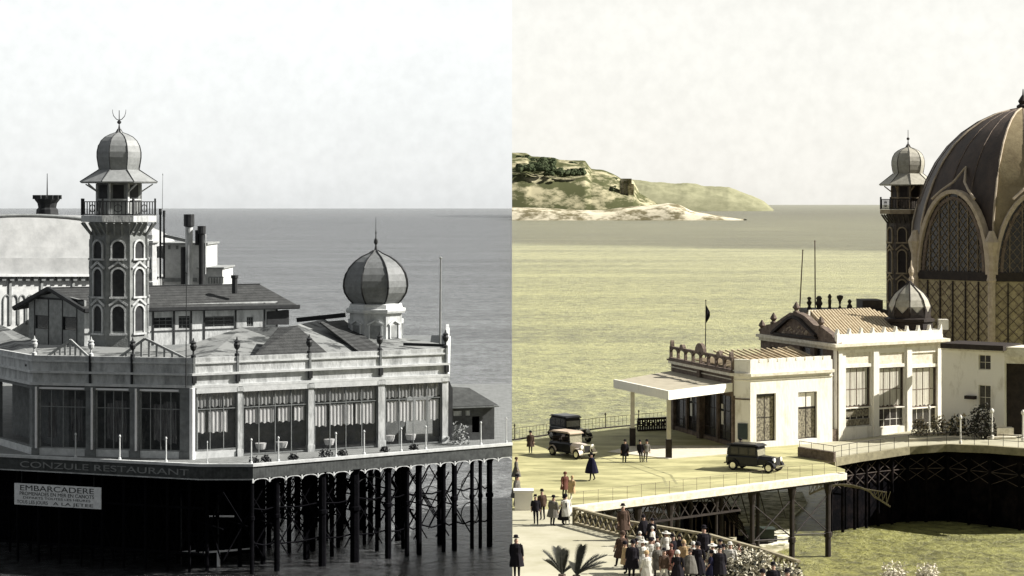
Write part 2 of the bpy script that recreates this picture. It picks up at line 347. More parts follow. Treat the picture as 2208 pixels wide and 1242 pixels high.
sheet('grey_sea', wl, -30000, 0, 20, 26*F/9.5)
sheet('olive_sea', wr, 0, 40000, 20, 60000)

# ================================================================== HEADLAND
def headland(name, ridge, base, u0, u1, m, lo_px=None, rough=9, seed=1, cliff=.25):
    # ridge: (px, py) crest of the land; base: py of the waterline
    rnd = random.Random(seed); mb = MB(); nx = 150; ny = 26; xs = [ridge[0][0]+(ridge[-1][0]-ridge[0][0])*i/nx for i in range(nx+1)]
    def crest(x):
        for (a, ya), (b, yb) in zip(ridge, ridge[1:]):
            if a <= x <= b: return ya+(yb-ya)*(x-a)/(b-a)
        return ridge[-1][1]
    from mathutils import noise
    vs = []
    for j in range(ny+1):
        f = j/ny
        for i, x in enumerate(xs):
            yb = YS(u0)
            zc = max(0, Z(crest(x), YS(u0+(u1-u0)*.6)))
            Y = YS(u0+(u1-u0)*f) ; X = (x-CX)*YS(u0+(u1-u0)*.0)/F*(1+.0*f)
            prof = min(1, cliff*2*min(1, f/.06)+(1-cliff*2)*math.sin(min(1, f/.6)*math.pi/2)**.8) if f <= .6 else 1-(f-.6)*.8
            nzv = noise.fractal(Vector((X*.006, Y*.006, seed)), 1, 2, 5)
            h = zc*prof*(1+.0*nzv)+nzv*rough*min(1, f*6)*min(1, zc/30)
            vs.append((X*Y/YS(u0), Y, max(-1, h) if 0 < j else -1))
    W_ = nx+1; fs = [(j*W_+i, j*W_+i+1, (j+1)*W_+i+1, (j+1)*W_+i) for j in range(ny) for i in range(nx)]
    mb.add(vs, fs); return structure(mb.build(name, m, smooth=True))
h1 = mat('headland_scrub_and_rock', (.42, .385, .25), (.08, .085, .042), scale=.02, stretch=(1, .5, 2.2), detail=10, lo=.47, hi=.6, rough=1, spec=0)
h2 = mat('far_hill_hazed', (.30, .295, .19), (.20, .20, .125), scale=.02, stretch=(1, .4, 2), detail=9, rough=1, spec=0)  # hill colour lightened and dulled to stand in for distant haze
h3 = mat('pale_shore_rock', (.60, .55, .42), (.17, .15, .09), scale=.035, stretch=(1, .5, 3), lo=.42, hi=.55, detail=9, rough=1, spec=0)
headland('headland', [(1104, 338), (1135, 338), (1146, 345), (1190, 348), (1205, 352), (1262, 354), (1275, 370), (1300, 374), (1322, 382), (1340, 392), (1366, 398), (1380, 425), (1420, 444), (1470, 452)], 470, 4300, 5600, h1, rough=13, seed=3)
headland('far_headland', [(1330, 388), (1366, 389), (1440, 393), (1482, 394), (1520, 402), (1570, 404), (1600, 414), (1622, 424), (1640, 434), (1668, 452)], 441, 8500, 9800, h2, rough=14, seed=5, cliff=.15)
# low pale spit of rock along the waterline
sp_ = headland('rocky_shore', [(1104, 446), (1150, 448), (1230, 453), (1300, 455), (1350, 450), (1400, 446), (1440, 440), (1465, 443), (1490, 455), (1540, 464), (1580, 470), (1610, 475)], 470, 3700, 3990, h3, rough=6, seed=9, cliff=.4)
# woodland and scrub on the headland
def wood(name, boxes, m, n, seed):
    rr = random.Random(seed); mb = MB()
    for (x0, y0, x1, y1, dens) in boxes:
        for k in range(int(n*dens)):
            px = rr.uniform(x0, x1); f = rr.random(); py = y0+(y1-y0)*f; u = 4900-520*f; c = A(px, py, u); r = rr.uniform(3, 8); c.x = max(c.x, 14)
            vs = [(c.x+r*math.cos(a)*math.cos(b)*rr.uniform(.7, 1.2), c.y+r*math.sin(a)*math.cos(b)*rr.uniform(.7, 1.2), c.z+r*.8*math.sin(b)) for b in (-.9, 0, .8) for a in [i*math.pi/3 for i in range(6)]]
            mb.add(vs, [(j*6+i, j*6+(i+1) % 6, j*6+6+(i+1) % 6, j*6+6+i) for j in range(2) for i in range(6)]+[tuple(range(12, 18)), (5, 4, 3, 2, 1, 0)])
    return structure(mb.build(name, m), 'stuff')
wood('woodland', [(1108, 338, 1140, 405, 1.2), (1112, 342, 1195, 366, 1.2), (1170, 352, 1262, 376, .8), (1110, 420, 1170, 440, .6), (1180, 424, 1350, 440, 1.2), (1240, 385, 1330, 410, .4)], mat('dark_wood_foliage', (.075, .09, .05), (.03, .04, .022), scale=.03, rough=1, spec=0), 190, 8)
# white old fort wall on the headland
p = A(1345, 440, 4400)
fo = thing('coastal_fort', 'white square fort wall on the tip of the distant headland', 'fort', (p.x, p.y, p.z-20))
mb = MB(); s_ = YS(4400)/F; zt = Z(385, YS(4400)); zb = Z(424, YS(4400))
mb.box(p.x-5*s_, p.x+17*s_, p.y, p.y+40, zb-30, zt); mb.box(p.x+17*s_, p.x+22*s_, p.y+5, p.y+35, zb-30, zt-10)
mb.build('wall', h3, fo)
mb = MB()
for k in range(3): mb.box(p.x+(-6+7*k)*s_-3*s_*(k == 0), p.x+(-4+7*k)*s_-3*s_*(k == 0), p.y-6, p.y+2, zb-20, zt-4)
mb.build('buttress', h1, fo)

# ================================================================== GREY SIDE: PIER
DZ = 7.7
Lc = W(70, 980, DZ); Cc = W(415, 990, DZ); Rc = W(965, 955, DZ)
dL = (Cc-Lc).normalized(); Bk = Lc+Vector((-7.5, 11.0, 0))
BR = Vector((Rc.x-.9, Rc.y+30, DZ))
plan = [Vector((Bk.x-6, Bk.y+22)), Bk.to_2d(), Lc.to_2d(), Cc.to_2d(), Rc.to_2d(), BR.to_2d()]
E0 = W(-75, 978, DZ); E1 = W(432, 1003, DZ); E2 = W(545, 1003, DZ); E3 = W(1103.6, 957, DZ)
deckp = [E0.to_2d()+Vector((-9, 14)), E0.to_2d(), E1.to_2d(), E2.to_2d(), E3.to_2d(), Vector((-.05, YS(236))), Vector((-52, YS(236)))]
pier = thing('pier', 'grey pier deck on dark iron piles with scalloped fascia under the restaurant', 'pier', (-20, YS(180), 0))
mb = MB(); mb.prism(deckp, DZ-.35, DZ); mb.build('deck', g_deck, pier)
mb = MB(); mb.sweep(deckp[:5], DZ-.95, DZ-.12, -.12, .06); mb.build('fascia', g_fascia, pier)
mb = MB(); mb.sweep(deckp[:5], DZ-.10, DZ+.10, -.15, .14); mb.build('edge_rail', g_white, pier)
fR = Face(deckp[3], deckp[4]); fL = Face(deckp[1], deckp[2]); fM = Face(deckp[2], deckp[3])
# scalloped valance with drops below the right fascia
mb = MB()
n = int(fR.len/1.28)
for i in range(n):
    t0 = fR.len*i/n; t1 = fR.len*(i+1)/n
    ring_arch(fR, mb, (t0+t1)/2, DZ-1.20, (t1-t0)/2-.09, .20, .07, -.02, .05, n=8)
    fR.box(mb, t0-.05, t0+.05, DZ-1.26, DZ-.95, -.03, .07)
mb.build('scalloped_valance', g_white, pier)
mb = MB(); fL.box(mb, 0, fL.len, DZ-1.04, DZ-.965, -.05, .12); fM.box(mb, 0, fM.len, DZ-1.04, DZ-.965, -.05, .10); mb.build('lower_moulding', g_wall, pier)
t_a = fL.t(43); t_b = fL.t(408)
text_obj('CONZULE RESTAURANT', .62, fL.pt(t_a, DZ-.76, .07), fL.d, g_panel, pier, width=t_b-t_a, depth=.02)
# beams under the deck
mb = MB()
for k in range(9):
    o = fR.n*(-.6-k*2.6)
    a = fR.pt(0, DZ-.75)+Vector((o.x-3, o.y, 0)); b = fR.pt(fR.len, DZ-.75)+Vector((o.x, o.y, 0))
    b = b if b.x < -.2 else a+(b-a)*((-.2-a.x)/(b.x-a.x))
    mb.beam(a, b, .35, .7)
mb.build('girder', g_black, pier)
# piles and braces
def pile(x, y, r, parent, m, zt=DZ-.9, bands=True):
    mb = MB(); mb.lathe((x, y), [(r, -1), (r, zt*.55), (r*1.35, zt*.55+.05), (r*1.35, zt*.55+.3), (r, zt*.55+.35), (r, zt-.4), (r*1.7, zt)] if bands else [(r, -1), (r, zt)], 8); mb.build('pile', m, parent)
front = []
for px, r in ((548, .15), (602, .2), (700, .28), (770, .34), (842, .24), (883, .17), (909, .2), (962, .16), (985, .2), (1023, .15), (1041, .14), (1061, .22)):
    q = fR.pt(fR.t(px), 0, -.35); front.append((q.x, q.y)); pile(q.x, q.y, r, pier, g_black)
rnd = random.Random(4); back = []
for row in range(1, 8):
    for k in range(9):
        t = fR.len*(k+.5+rnd.uniform(-.3, .3))/9.4-3.0+row*.25; q = fR.pt(t, 0, -.2-row*3.1)
        if q.x < -2.6-row*.3: back.append((q.x, q.y)); pile(q.x, q.y, rnd.uniform(.13, .27), pier, g_black, bands=False)
mb = MB()
for (a, b) in zip(front, front[1:]):
    for z in (2.1, 4.6): mb.tube([(a[0], a[1], z+rnd.uniform(-.15, .15)), ((a[0]+b[0])/2, (a[1]+b[1])/2, z-.18), (b[0], b[1], z)], .06, 5)
for row in range(5):
    for k in range(11):
        t = fR.len*k/11.3-2; a = fR.pt(t, 1.1, -.6-row*4.2); b = fR.pt(t+3.1, 5.9, -.6-row*4.2)
        if b.x < -2.4: mb.tube([a, b], .05, 5); mb.tube([(a.x, a.y, 5.9), (b.x, b.y, 1.1)], .05, 5)
        c = fR.pt(t, 3.3, -.6-row*4.2); d = fR.pt(t, 3.3, -.6-(row+1)*4.2)
        if c.x < -2.6 and d.x < -2.6: mb.tube([c, d], .06, 5); mb.tube([(c.x, c.y, 5.8), (d.x, d.y, 1)], .045, 5)
mb.build('cross_brace', g_black, pier)
# curved spandrel rings between the end piles
mb = MB()
for (px0, px1, zc) in ((905, 960, 4.1), (1000, 1040, 2.6), (1000, 1040, 4.6), (770, 842, 5.2)):
    t0, t1 = fR.t(px0), fR.t(px1); ring_arch(fR, mb, (t0+t1)/2, zc, (t1-t0)/2-.1, .85, .06, -.5, -.44, n=20, a0=0, a1=2*math.pi)
mb.build('ring_brace', g_dark, pier)
# dark wall added under the deck to stand in for deep shade
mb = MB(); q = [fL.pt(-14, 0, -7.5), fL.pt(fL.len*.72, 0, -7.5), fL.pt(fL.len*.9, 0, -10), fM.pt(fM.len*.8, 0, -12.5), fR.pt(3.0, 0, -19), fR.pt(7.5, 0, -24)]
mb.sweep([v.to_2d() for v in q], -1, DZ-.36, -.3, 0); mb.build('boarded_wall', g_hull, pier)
mb = MB()
for k in range(12):
    t = fL.len*(k+.3)/11-1.5
    for dd in (-.5, -3.5):
        q = fL.pt(t+dd*.3, 0, dd); mb.tube([(q.x, q.y, -1), (q.x, q.y, DZ-.4)], .10, 6)
    a_, b_ = fL.pt(t, .8, -2), fL.pt(t+1.5, 5.5, -2); mb.tube([a_, b_], .06, 5); mb.tube([(a_.x, a_.y, 5.5), (b_.x, b_.y, .8)], .06, 5)
for z in (1.3, 4.5): fL.box(mb, -3, fL.len, z, z+.14, -.62, -.5); fL.box(mb, -3, fL.len, z+.8, z+.94, -3.62, -3.5)
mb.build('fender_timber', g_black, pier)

# embarcadere board
b0 = Face(fL.pt(fL.t(28), 0, -.25), fL.pt(fL.t(215), 0, -.25))
za, zb = Z(1087, b0.p.y), Z(1041, b0.p.y)
sg = thing('notice_board', 'white painted board lettered EMBARCADERE hung below the pier edge', 'sign', b0.pt(b0.len/2, za, 0))
mb = MB(); b0.box(mb, 0, b0.len, za, zb, 0, .08); mb.build('board', mat('grey_board', (1.1, 1.12, 1.12), (.85, .87, .87), scale=3), sg)
h = zb-za
text_obj('EMBARCADERE', h*.36, b0.pt(b0.len*.06, za+h*.68, .09), b0.d, g_ink, sg, width=b0.len*.86, depth=.004, bold=True)
text_obj('PROMENADES EN MER EN CANOTS', h*.24, b0.pt(b0.len*.06, za+h*.46, .09), b0.d, g_ink, sg, width=b0.len*.86, depth=.004, bold=True)
text_obj('DEPARTS TOUTES LES HEURES', h*.15, b0.pt(b0.len*.10, za+h*.30, .09), b0.d, g_ink, sg, width=b0.len*.78, depth=.004)
text_obj('TOUS LES JOURS', h*.22, b0.pt(b0.len*.03, za+h*.07, .09), b0.d, g_ink, sg, width=b0.len*.36, depth=.004, bold=True)
text_obj('A LA JETEE', h*.20, b0.pt(b0.len*.45, za+h*.07, .09), b0.d, g_ink, sg, width=b0.len*.46, depth=.004)
# two hangers for the board
mb = MB()
for t in (.6, b0.len-.6): mb.tube([b0.pt(t, zb-.02, .03), b0.pt(t, DZ-.9, .03)], .03, 5)
mb.build('hanger', g_dark, sg)

# landing stage
ls = thing('landing_stage', 'low dark landing stage with pale plank edges in front of the piles', 'landing stage', tuple(W(465, 1190, 0)))
mb = MB()
z1 = 1.0
a, b, c, d = W(385, 1193, z1), W(545, 1184, z1), W(545, 1165, z1), W(385, 1175, z1)
mb.hexa([(v.x, v.y, z1-.25) for v in (a, b, c, d)], [(v.x, v.y, z1-.02) for v in (a, b, c, d)]); mb.build('platform', g_black, ls)
mb = MB(); mb.beam(W(385, 1191, z1), W(424, 1188, z1), .1, .12); mb.beam(W(430, 1192, z1), W(546, 1183, z1), .1, .13); mb.build('edge_plank', g_cas2, ls)
mb = MB(); q = W(472, 1190, z1); mb.tube([(q.x, q.y-.2, -.3), (q.x, q.y-.2, z1)], .12, 8); mb.build('fender_post', g_cas2, ls)
mb = MB()
for px in (390, 470, 540): q = W(px, 1188, z1); mb.tube([(q.x, q.y+.2, -1), (q.x, q.y+.2, 5.0)], .055, 6)
mb.build('post', g_dark, ls)
mb = MB(); q = W(440, 1113, 3.4); mb.beam(A(443, 1113, 166), A(464, 1113, 166), .08, .1); mb.beam(A(473, 1113, 166), A(505, 1113, 166), .08, .12); mb.build('walkway_plank', g_cas2, ls)
mb = MB(); mb.beam(A(430, 1116, 166.3), A(560, 1118, 166.3), .12, .12); mb.build('walkway_beam', g_black, ls)

# ================================================================== GREY SIDE: RESTAURANT
rest = thing('restaurant_pavilion', 'grey octagonal restaurant with glazed bays and a white parapet on the left pier', 'restaurant', (Cc.x, Cc.y, DZ))
f1 = Face(plan[2], plan[3]); f2 = Face(plan[3], plan[4]); f0 = Face(plan[1], plan[2]); f3 = Face(plan[4], plan[5])
zz = lambda py: Z(py, Cc.y)
ZT, ZL, ZM, ZC = zz(772), zz(810), zz(834), zz(845)
# dark room core, floor and ceiling
core = [p for p in plan]
mb = MB(); mb.sweep(plan[1:6], DZ, ZM, -3.6, -3.3); mb.build('inner_wall', g_mid, rest)
mb = MB(); mb.prism([plan[0], plan[1], plan[2], plan[3], plan[4], plan[5]], ZM-.02, ZM+.15); mb.build('ceiling', g_wall, rest)
mb = MB(); mb.sweep(plan, ZM+.15, ZL-.0, -.3, -.02); mb.build('frieze', g_wall, rest)
mb = MB(); mb.sweep(plan, ZM-.10, ZM+.10, -.3, .17); mb.sweep(plan, ZL, ZL+.16, -.3, .20); mb.sweep(plan, ZT-.45, ZT-.33, -.1, .10); mb.build('cornice', g_white, rest)
mb = MB(); mb.sweep(plan, ZL+.16, ZT-.45, -.22, 0); mb.sweep(plan, ZT-.33, ZT, -.22, .04); mb.build('parapet', g_wall, rest)
# plinth and posts
mb = MB(); mb.sweep(plan[0:4]+[f2.pt(f2.t(508), 0).to_2d()], DZ, DZ+.50, -.35, .06); mb.build('plinth', g_white, rest)
# left facade posts
def post(face, pa, pb, z0=DZ, z1=ZM-.1, m=g_wall, d0=-.35, d1=.08, trim=None):
    mb = MB(); t0, t1 = face.t(pa), face.t(pb); face.box(mb, t0, t1, z0, z1, d0, d1)
    face.box(mb, t0-.05, t1+.05, z0, z0+.5, d0, d1+.08); face.box(mb, t0-.06, t1+.06, z1-.35, z1-.05, d0, d1+.10)
    mb.build('post', m, rest)
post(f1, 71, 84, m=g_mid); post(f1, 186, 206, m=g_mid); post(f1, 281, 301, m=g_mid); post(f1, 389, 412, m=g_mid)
for pa in (75, 196, 291): # bright slender columns beside the posts
    mb = MB(); t = f1.t(pa+4 if pa > 80 else 80); mb.tube([f1.pt(t, DZ+.5, .16), f1.pt(t, ZM-.2, .16)], .09, 8); mb.build('column', g_cas2, rest)
mb = MB(); q = f1.pt(f1.len, 0, .0); mb.tube([(q.x, q.y-.12, DZ), (q.x, q.y-.12, ZM-.1)], .2, 10); mb.build('column', g_cas2, rest)
for pa, pb in ((512, 522), (664, 676), (815, 829), (953, 966)): post(f2, pa, pb)
# dark curtained bays, left facade
for i, (pa, pb) in enumerate(((84, 186), (206, 281), (301, 389))):
    t0, t1 = f1.t(pa), f1.t(pb)
    f1.window(rest, t0, t1, DZ+.5, ZC, 4, 2, g_panel, g_glass, d=-.15, fw=.09, zs=[zz(884)])
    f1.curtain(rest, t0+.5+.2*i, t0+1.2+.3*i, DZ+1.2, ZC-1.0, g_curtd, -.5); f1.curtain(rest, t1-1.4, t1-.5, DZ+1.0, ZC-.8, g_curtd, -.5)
    mb = MB(); f1.box(mb, t0, t1, ZC, ZC+.14, -.25, .10); mb.build('lintel', g_cas2, rest)
# glazed bays, lit facade
for i, (pa, pb, sill) in enumerate(((424, 511, 1), (523, 663, 0), (677, 814, 0), (830, 952, 0))):
    t0, t1 = f2.t(pa), f2.t(pb); z0 = DZ+.55 if sill else DZ+.06
    f2.window(rest, t0, t1, z0, ZC, 3 if sill else 4, 2, g_mid, g_glass, d=-.03, fw=.09, zs=[zz(884)])
    f2.curtain(rest, t0+.05, t1-.05, zz(880), ZC-.05, g_curtm, -.12, amp=.03, name='valance_curtain')
    segs = ((.02, .22), (.30, .78)) if sill else (((.05, .24), (.27, .5), (.55, .74), (.8, .96)) if i != 2 else ((.02, .2), (.26, .62), (.66, .97)))
    for a, b in segs: f2.curtain(rest, t0+(t1-t0)*a, t0+(t1-t0)*b, zz(935 if i != 1 else 920), zz(888), g_curt, -.12, amp=.03)
    mb = MB(); f2.box(mb, t0-.05, t1+.05, zz(849), zz(836), .02, .16); mb.build('awning', g_white, rest)
# third facet on the far left
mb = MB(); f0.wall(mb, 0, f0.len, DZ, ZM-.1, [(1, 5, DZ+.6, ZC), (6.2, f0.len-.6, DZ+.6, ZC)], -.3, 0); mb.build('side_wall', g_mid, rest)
# pilaster strips and lamps on the parapet
lampsL = [(f1, 70), (f1, 195), (f1, 285), (f2, 403), (f2, 512), (f2, 668), (f2, 820), (f2, 962)]
for fc, px in lampsL[1:]:
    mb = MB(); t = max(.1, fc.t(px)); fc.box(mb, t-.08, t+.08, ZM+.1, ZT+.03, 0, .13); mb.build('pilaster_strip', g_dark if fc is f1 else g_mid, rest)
for fc, px in lampsL[3:]:
    mb = MB(); t = max(.1, fc.t(px)); fc.box(mb, t-.14, t+.14, ZL-.55, ZL-.02, 0, .24); mb.build('bracket', g_dark, rest)
urn = None
ul = {70: 'pale urn finial on the parapet at the left corner of the grey restaurant', 195: 'pale urn finial on the parapet at the left foot of the minaret', 285: 'dark urn finial on the parapet at the right foot of the minaret',
      403: 'dark urn finial on the front corner of the restaurant parapet', 512: 'dark urn finial on the bright parapet, first right of the front corner', 668: 'dark urn finial at the middle of the bright right parapet',
      820: 'dark urn finial on the parapet in front of the onion dome', 962: 'dark urn finial on the right end of the bright parapet'}
for fc, px in lampsL:
    t = max(.1, fc.t(px)); q = fc.pt(t, ZT, -.1)
    if urn is None:
        mb = MB(); prof = [(.18, 0), (.18, .18), (.07, .25), (.06, .45), (.20, .62), (.25, .85), (.17, 1.0), (.24, 1.08), (.08, 1.2), (.03, 1.42)]
        mb.lathe((0, 0), prof, 10); urn = mb.build('urn_finial', g_dark); u = urn; urn_me = urn.data
    else: u = urn.copy(); u.data = urn_me; col.objects.link(u)
    if px in (70, 195):
        u.data = urn.data.copy(); u.data.materials[0] = g_wall
    u.location = q; tag(u, ul[px], 'urn', 'urn finials along the restaurant parapet')
# roofs behind the parapet: faceted felt roofs and dark slopes
def Q(px, py, u): return A(px, py, u)
def roofpoly(name, tris, m, parent, th=.15):
    mb = MB()
    for P in tris:
        n_ = len(P); top = [Vector(p) for p in P]; bot = [p-Vector((0, 0, th)) for p in top]
        mb.add(top+bot, [tuple(range(n_)), tuple(range(2*n_-1, n_-1, -1))]+[(i, n_+i, n_+(i+1) % n_, (i+1) % n_) for i in range(n_)])
    return mb.build(name, m, parent)
zr = ZT-.25
def P3(px, py, z): return W(px, py, z)
e = lambda px, back=0: f2.pt(f2.t(px), zr-.1, -1.0-back)
roofpoly('felt_roof', [[f2.pt(.6, zr-.2, -.8), e(715), A(622, 704, 178), A(520, 706, 180), A(345, 764, 174)]], g_flat, rest)
roofpoly('felt_roof', [[e(715), e(835), A(700, 688, 186), A(622, 704, 178)]], g_flat, rest)
roofpoly('slate_roof', [[e(560)+Vector((0, 0, .35)), e(722)+Vector((0, 0, .12)), A(640, 702, 176), A(600, 706, 176)]], g_roof, rest)
roofpoly('slate_roof', [[e(792)+Vector((0, 0, .1)), e(850), A(742, 690, 186), A(690, 694, 180)]], g_roof, rest)
roofpoly('felt_roof', [[e(838), e(958), A(950, 741, 182), A(862, 727, 184), A(742, 690, 188)]], g_flat, rest)
mb = MB(); mb.beam(A(640, 690, 186), A(745, 679, 186), .5, .35); mb.build('roof_ridge', g_dark, rest); mb = MB(); mb.beam(A(870, 742, 179.5), A(962, 745, 179), .2, .22); mb.build('roof_ridge', g_dark, rest)
roofpoly('felt_roof', [[f1.pt(-1, zr-.5, -.8), f1.pt(f1.len+.3, zr-.5, -.8), A(345, 752, 176), A(60, 742, 180)]], g_flat, rest)
roofpoly('felt_roof', [[f0.pt(-5, zr, -.4), f0.pt(f0.len, zr-.1, -.6), A(75, 735, 182), A(-20, 690, 196)]], g_flat, rest)
mb = MB(); mb.prism([(p.x, p.y) for p in (f1.pt(0, 0, -.5), f2.pt(0, 0, -.8), f2.pt(f2.len, 0, -.8), BR, Vector((BR.x-40, BR.y, 0)))], ZL, ZL+.25); mb.build('flat_roof', g_mid, rest)
# low timber gables above the left facade
for (pa, pm, pb, yt, ybm) in ((82, 138, 182, 733, 772), (242, 300, 392, 730, 772)):
    mb = MB(); c0, c1, c2 = (f1.pt(f1.t(x), 0, -1.1) for x in (pa, pm, pb)); z0 = Z(ybm, c0.y); zt = Z(yt, c1.y)
    mb.beam((c0.x, c0.y, z0), (c1.x, c1.y, zt), .2, .16); mb.beam((c1.x, c1.y, zt), (c2.x, c2.y, z0), .2, .16); mb.beam((c0.x, c0.y, z0), (c2.x, c2.y, z0), .16, .16)
    for k in range(1, 9):
        g = k/9; x = c0.x+(c2.x-c0.x)*g; y = c0.y+(c2.y-c0.y)*g; xm = (c1.x-c0.x)/(c2.x-c0.x); hh = (zt-z0)*(g/xm if g < xm else (1-g)/(1-xm))
        mb.beam((x, y, z0), (x, y, z0+hh), .14, .10)
    mb.build('timber_gable', g_panel, rest)
# tables with white cloths inside the open bays
tb = None
for px, lab in ((568, 'small round cafe table with white cloth in the second glazed bay'), (614, 'narrow cafe table with white cloth at the right of the second glazed bay'), (716, 'cafe table with white cloth in the third glazed bay'),
                (846, 'cafe table with white cloth at the left of the fourth glazed bay'), (892, 'cafe table with white cloth at the middle of the fourth glazed bay')):
    q = f2.pt(f2.t(px), DZ+.02, -.55)
    if tb is None:
        tb = thing('cafe_table', lab, 'table', q, group='cafe tables along the glazed bays')
        mb = MB(); mb.v = []; mb.lathe((q.x, q.y), [(.40, DZ+.72), (.42, DZ+.76), (.42, DZ+.78), (.1, DZ+.785)], 14); mb.lathe((q.x, q.y), [(.30, DZ+.34), (.36, DZ+.5), (.42, DZ+.74)], 14, cap=False); mb.build('tablecloth', g_cas2, tb)
        mb = MB(); mb.lathe((q.x, q.y), [(.2, DZ), (.2, DZ+.03), (.035, DZ+.08), (.035, DZ+.7)], 8); mb.build('pedestal', g_dark, tb)
    else:
        t = copy_tree(tb); t.location = q; t['label'] = lab
# white terrace posts along the pier edge
tp = None
lab = {160: 'white terrace post before the left dark bay', 255: 'white terrace post before the middle dark bay', 355: 'white terrace post before the right dark bay', 446: 'thin white terrace post before the short glazed bay',
       541: 'white terrace post at the left of the second glazed bay', 603: 'white terrace post at the middle of the second glazed bay', 727: 'curved white terrace post pair left of the third bay', 788: 'white terrace post near the right of the third glazed bay',
       868: 'white terrace post before the fourth glazed bay', 921: 'darker terrace post at the right of the fourth glazed bay', 1040: 'white terrace post in front of the dark kiosk', 1095: 'grey terrace post at the far right end of the pier rail'}
for px in lab:
    fc = fL if px < 432 else (fM if px < 545 else fR); t = fc.t(px); q = fc.pt(t, DZ, -.2); q.z = DZ+.004
    if tp is None:
        tp = thing('terrace_post', '', 'post', q, group='white posts along the terrace edge')
        mb = MB(); mb.lathe((q.x, q.y), [(.11, q.z), (.11, q.z+.2), (.055, q.z+.25), (.045, q.z+1.65)], 8); mb.build('shaft', g_white, tp)
        mb = MB(); mb.lathe((q.x, q.y), [(.045, q.z+1.65), (.09, q.z+1.74), (.05, q.z+1.84), (.01, q.z+1.86)], 8); mb.build('knob', g_white, tp); t_ = tp
    else: t_ = copy_tree(tp); t_.location = q
    if px == 446: t_.scale = (.6, .6, .9)
    if px in (1095,): t_.scale = (.7, .7, 1.1)
    t_['label'] = lab[px]
# potted plants and clutter along the right terrace
def clump(name, label, c, r, n, m, h=1, group=None, cat='plant', leaf=.12, pot=None, seed=0):
    rr = random.Random(seed); root = thing(name, label, cat, c, group=group); mb = MB()
    for k in range(n):
        th = rr.uniform(0, 6.28); ph = rr.uniform(0, 1); rad = r*rr.uniform(.3, 1)
        p = Vector((c[0]+rad*math.cos(th)*math.sqrt(1-ph*ph*.7), c[1]+rad*math.sin(th)*math.sqrt(1-ph*ph*.7), c[2]+.1+h*ph*rr.uniform(.5, 1)))
        a = Vector((rr.uniform(-1, 1), rr.uniform(-1, 1), rr.uniform(-.6, 1))).normalized()*leaf; b = a.cross(Vector((rr.uniform(-1, 1), rr.uniform(-1, 1), rr.uniform(-1, 1)))).normalized()*leaf*.5
        mb.add([p-a, p+b, p+a, p-b], [(0, 1, 2, 3)], mi=rr.choice((0, 0, 1)) if isinstance(m, (list, tuple)) and len(m) > 1 else 0)
    mb.build('foliage', m, root)
    mb = MB()
    for k in range(5):
        th = k*1.3; mb.tube([(c[0], c[1], c[2]), (c[0]+r*.5*math.cos(th), c[1]+r*.5*math.sin(th), c[2]+h*.7)], .02, 5)
    mb.build('stem', s_dark if pot is None else pot, root)
    return root
for i, px in enumerate((555, 580, 640, 710, 745, 838, 900)):
    q = fR.pt(fR.t(px), DZ+.01, -.55)
    clump('potted_plant', ['low dark potted plant left of the second bay', 'low dark potted plant before the cafe table of the second bay', 'low dark potted plant before the second bay post', 'bushy dark potted plant before the third bay', 'small potted plant at the middle of the third bay', 'low potted plant before the third post', 'small dark potted plant before the fourth bay'][i],
          q, .42 if i != 3 else .6, 90, g_dark, h=.45 if i != 3 else .7, group='dark potted plants on the pier terrace', seed=i, pot=g_dark)
# kiosk at the far right end of the pier
kq = W(1020, 950, DZ)
kio = thing('pier_kiosk', 'small dark kiosk with hipped roof behind the right end of the restaurant', 'kiosk', kq)
kf = Face(W(962, 951, DZ), W(1066, 947, DZ)); kz = lambda py: Z(py, kf.p.y)
mb = MB(); kf.wall(mb, 0, kf.len, DZ, kz(878), [(kf.t(978), kf.t(996), kz(898), kz(887)), (kf.t(1004), kf.t(1014), kz(898), kz(887)), (kf.t(1018), kf.t(1034), kz(935), kz(900))], -.2, 0)
kf.box(mb, 0, .2, DZ, kz(878), -4, -.2); kf.box(mb, kf.len-.2, kf.len, DZ, kz(878), -4, -.2); kf.box(mb, .2, kf.len-.2, DZ, kz(878), -4, -3.8); mb.build('wall', mat('grey_kiosk_boards', (.10, .105, .105), (.05, .052, .052), scale=2), kio)
mb = MB(); e0, e1, e2, e3 = kf.pt(-.3, kz(876), .4), kf.pt(kf.len+.2, kz(876), .4), kf.pt(kf.len+.2, kz(876), -4.3), kf.pt(-.3, kz(876), -4.3)
r0, r1 = kf.pt(.6, kz(838), -1.9), kf.pt(kf.len*.62, kz(843), -1.9)
mb.add([e0, e1, e2, e3, r0, r1], [(0, 1, 5, 4), (1, 2, 5), (2, 3, 4, 5), (3, 0, 4), (3, 2, 1, 0)]); mb.build('roof', mat('grey_kiosk_roof', (.085, .09, .088), (.045, .048, .047), scale=2.5), kio)
mb = MB(); kf.box(mb, -.3, kf.len+.25, kz(880), kz(877), .3, .45); mb.build('eaves_board', g_mid, kio)
mb = MB(); kf.box(mb, kf.t(978), kf.t(996), kz(898), kz(887), -.1, -.05); kf.box(mb, kf.t(1004), kf.t(1014), kz(898), kz(887), -.1, -.05); mb.build('window', g_wall, kio)
q = W(990, 965, DZ); clump('climbing_shrub', 'loose grey shrub between the restaurant end and the kiosk', W(992, 958, DZ), .9, 220, g_panel, h=1.7, leaf=.14, seed=33, pot=g_dark)
# slanted dark blind beside the last bay
mb = MB(); f2.poly(mb, [(f2.t(966), DZ+.2), (f2.t(974), DZ+.2), (f2.t(975), zz(866)), (f2.t(967), zz(846))], -1.5, .1); mb.build('side_blind', g_dark, rest)

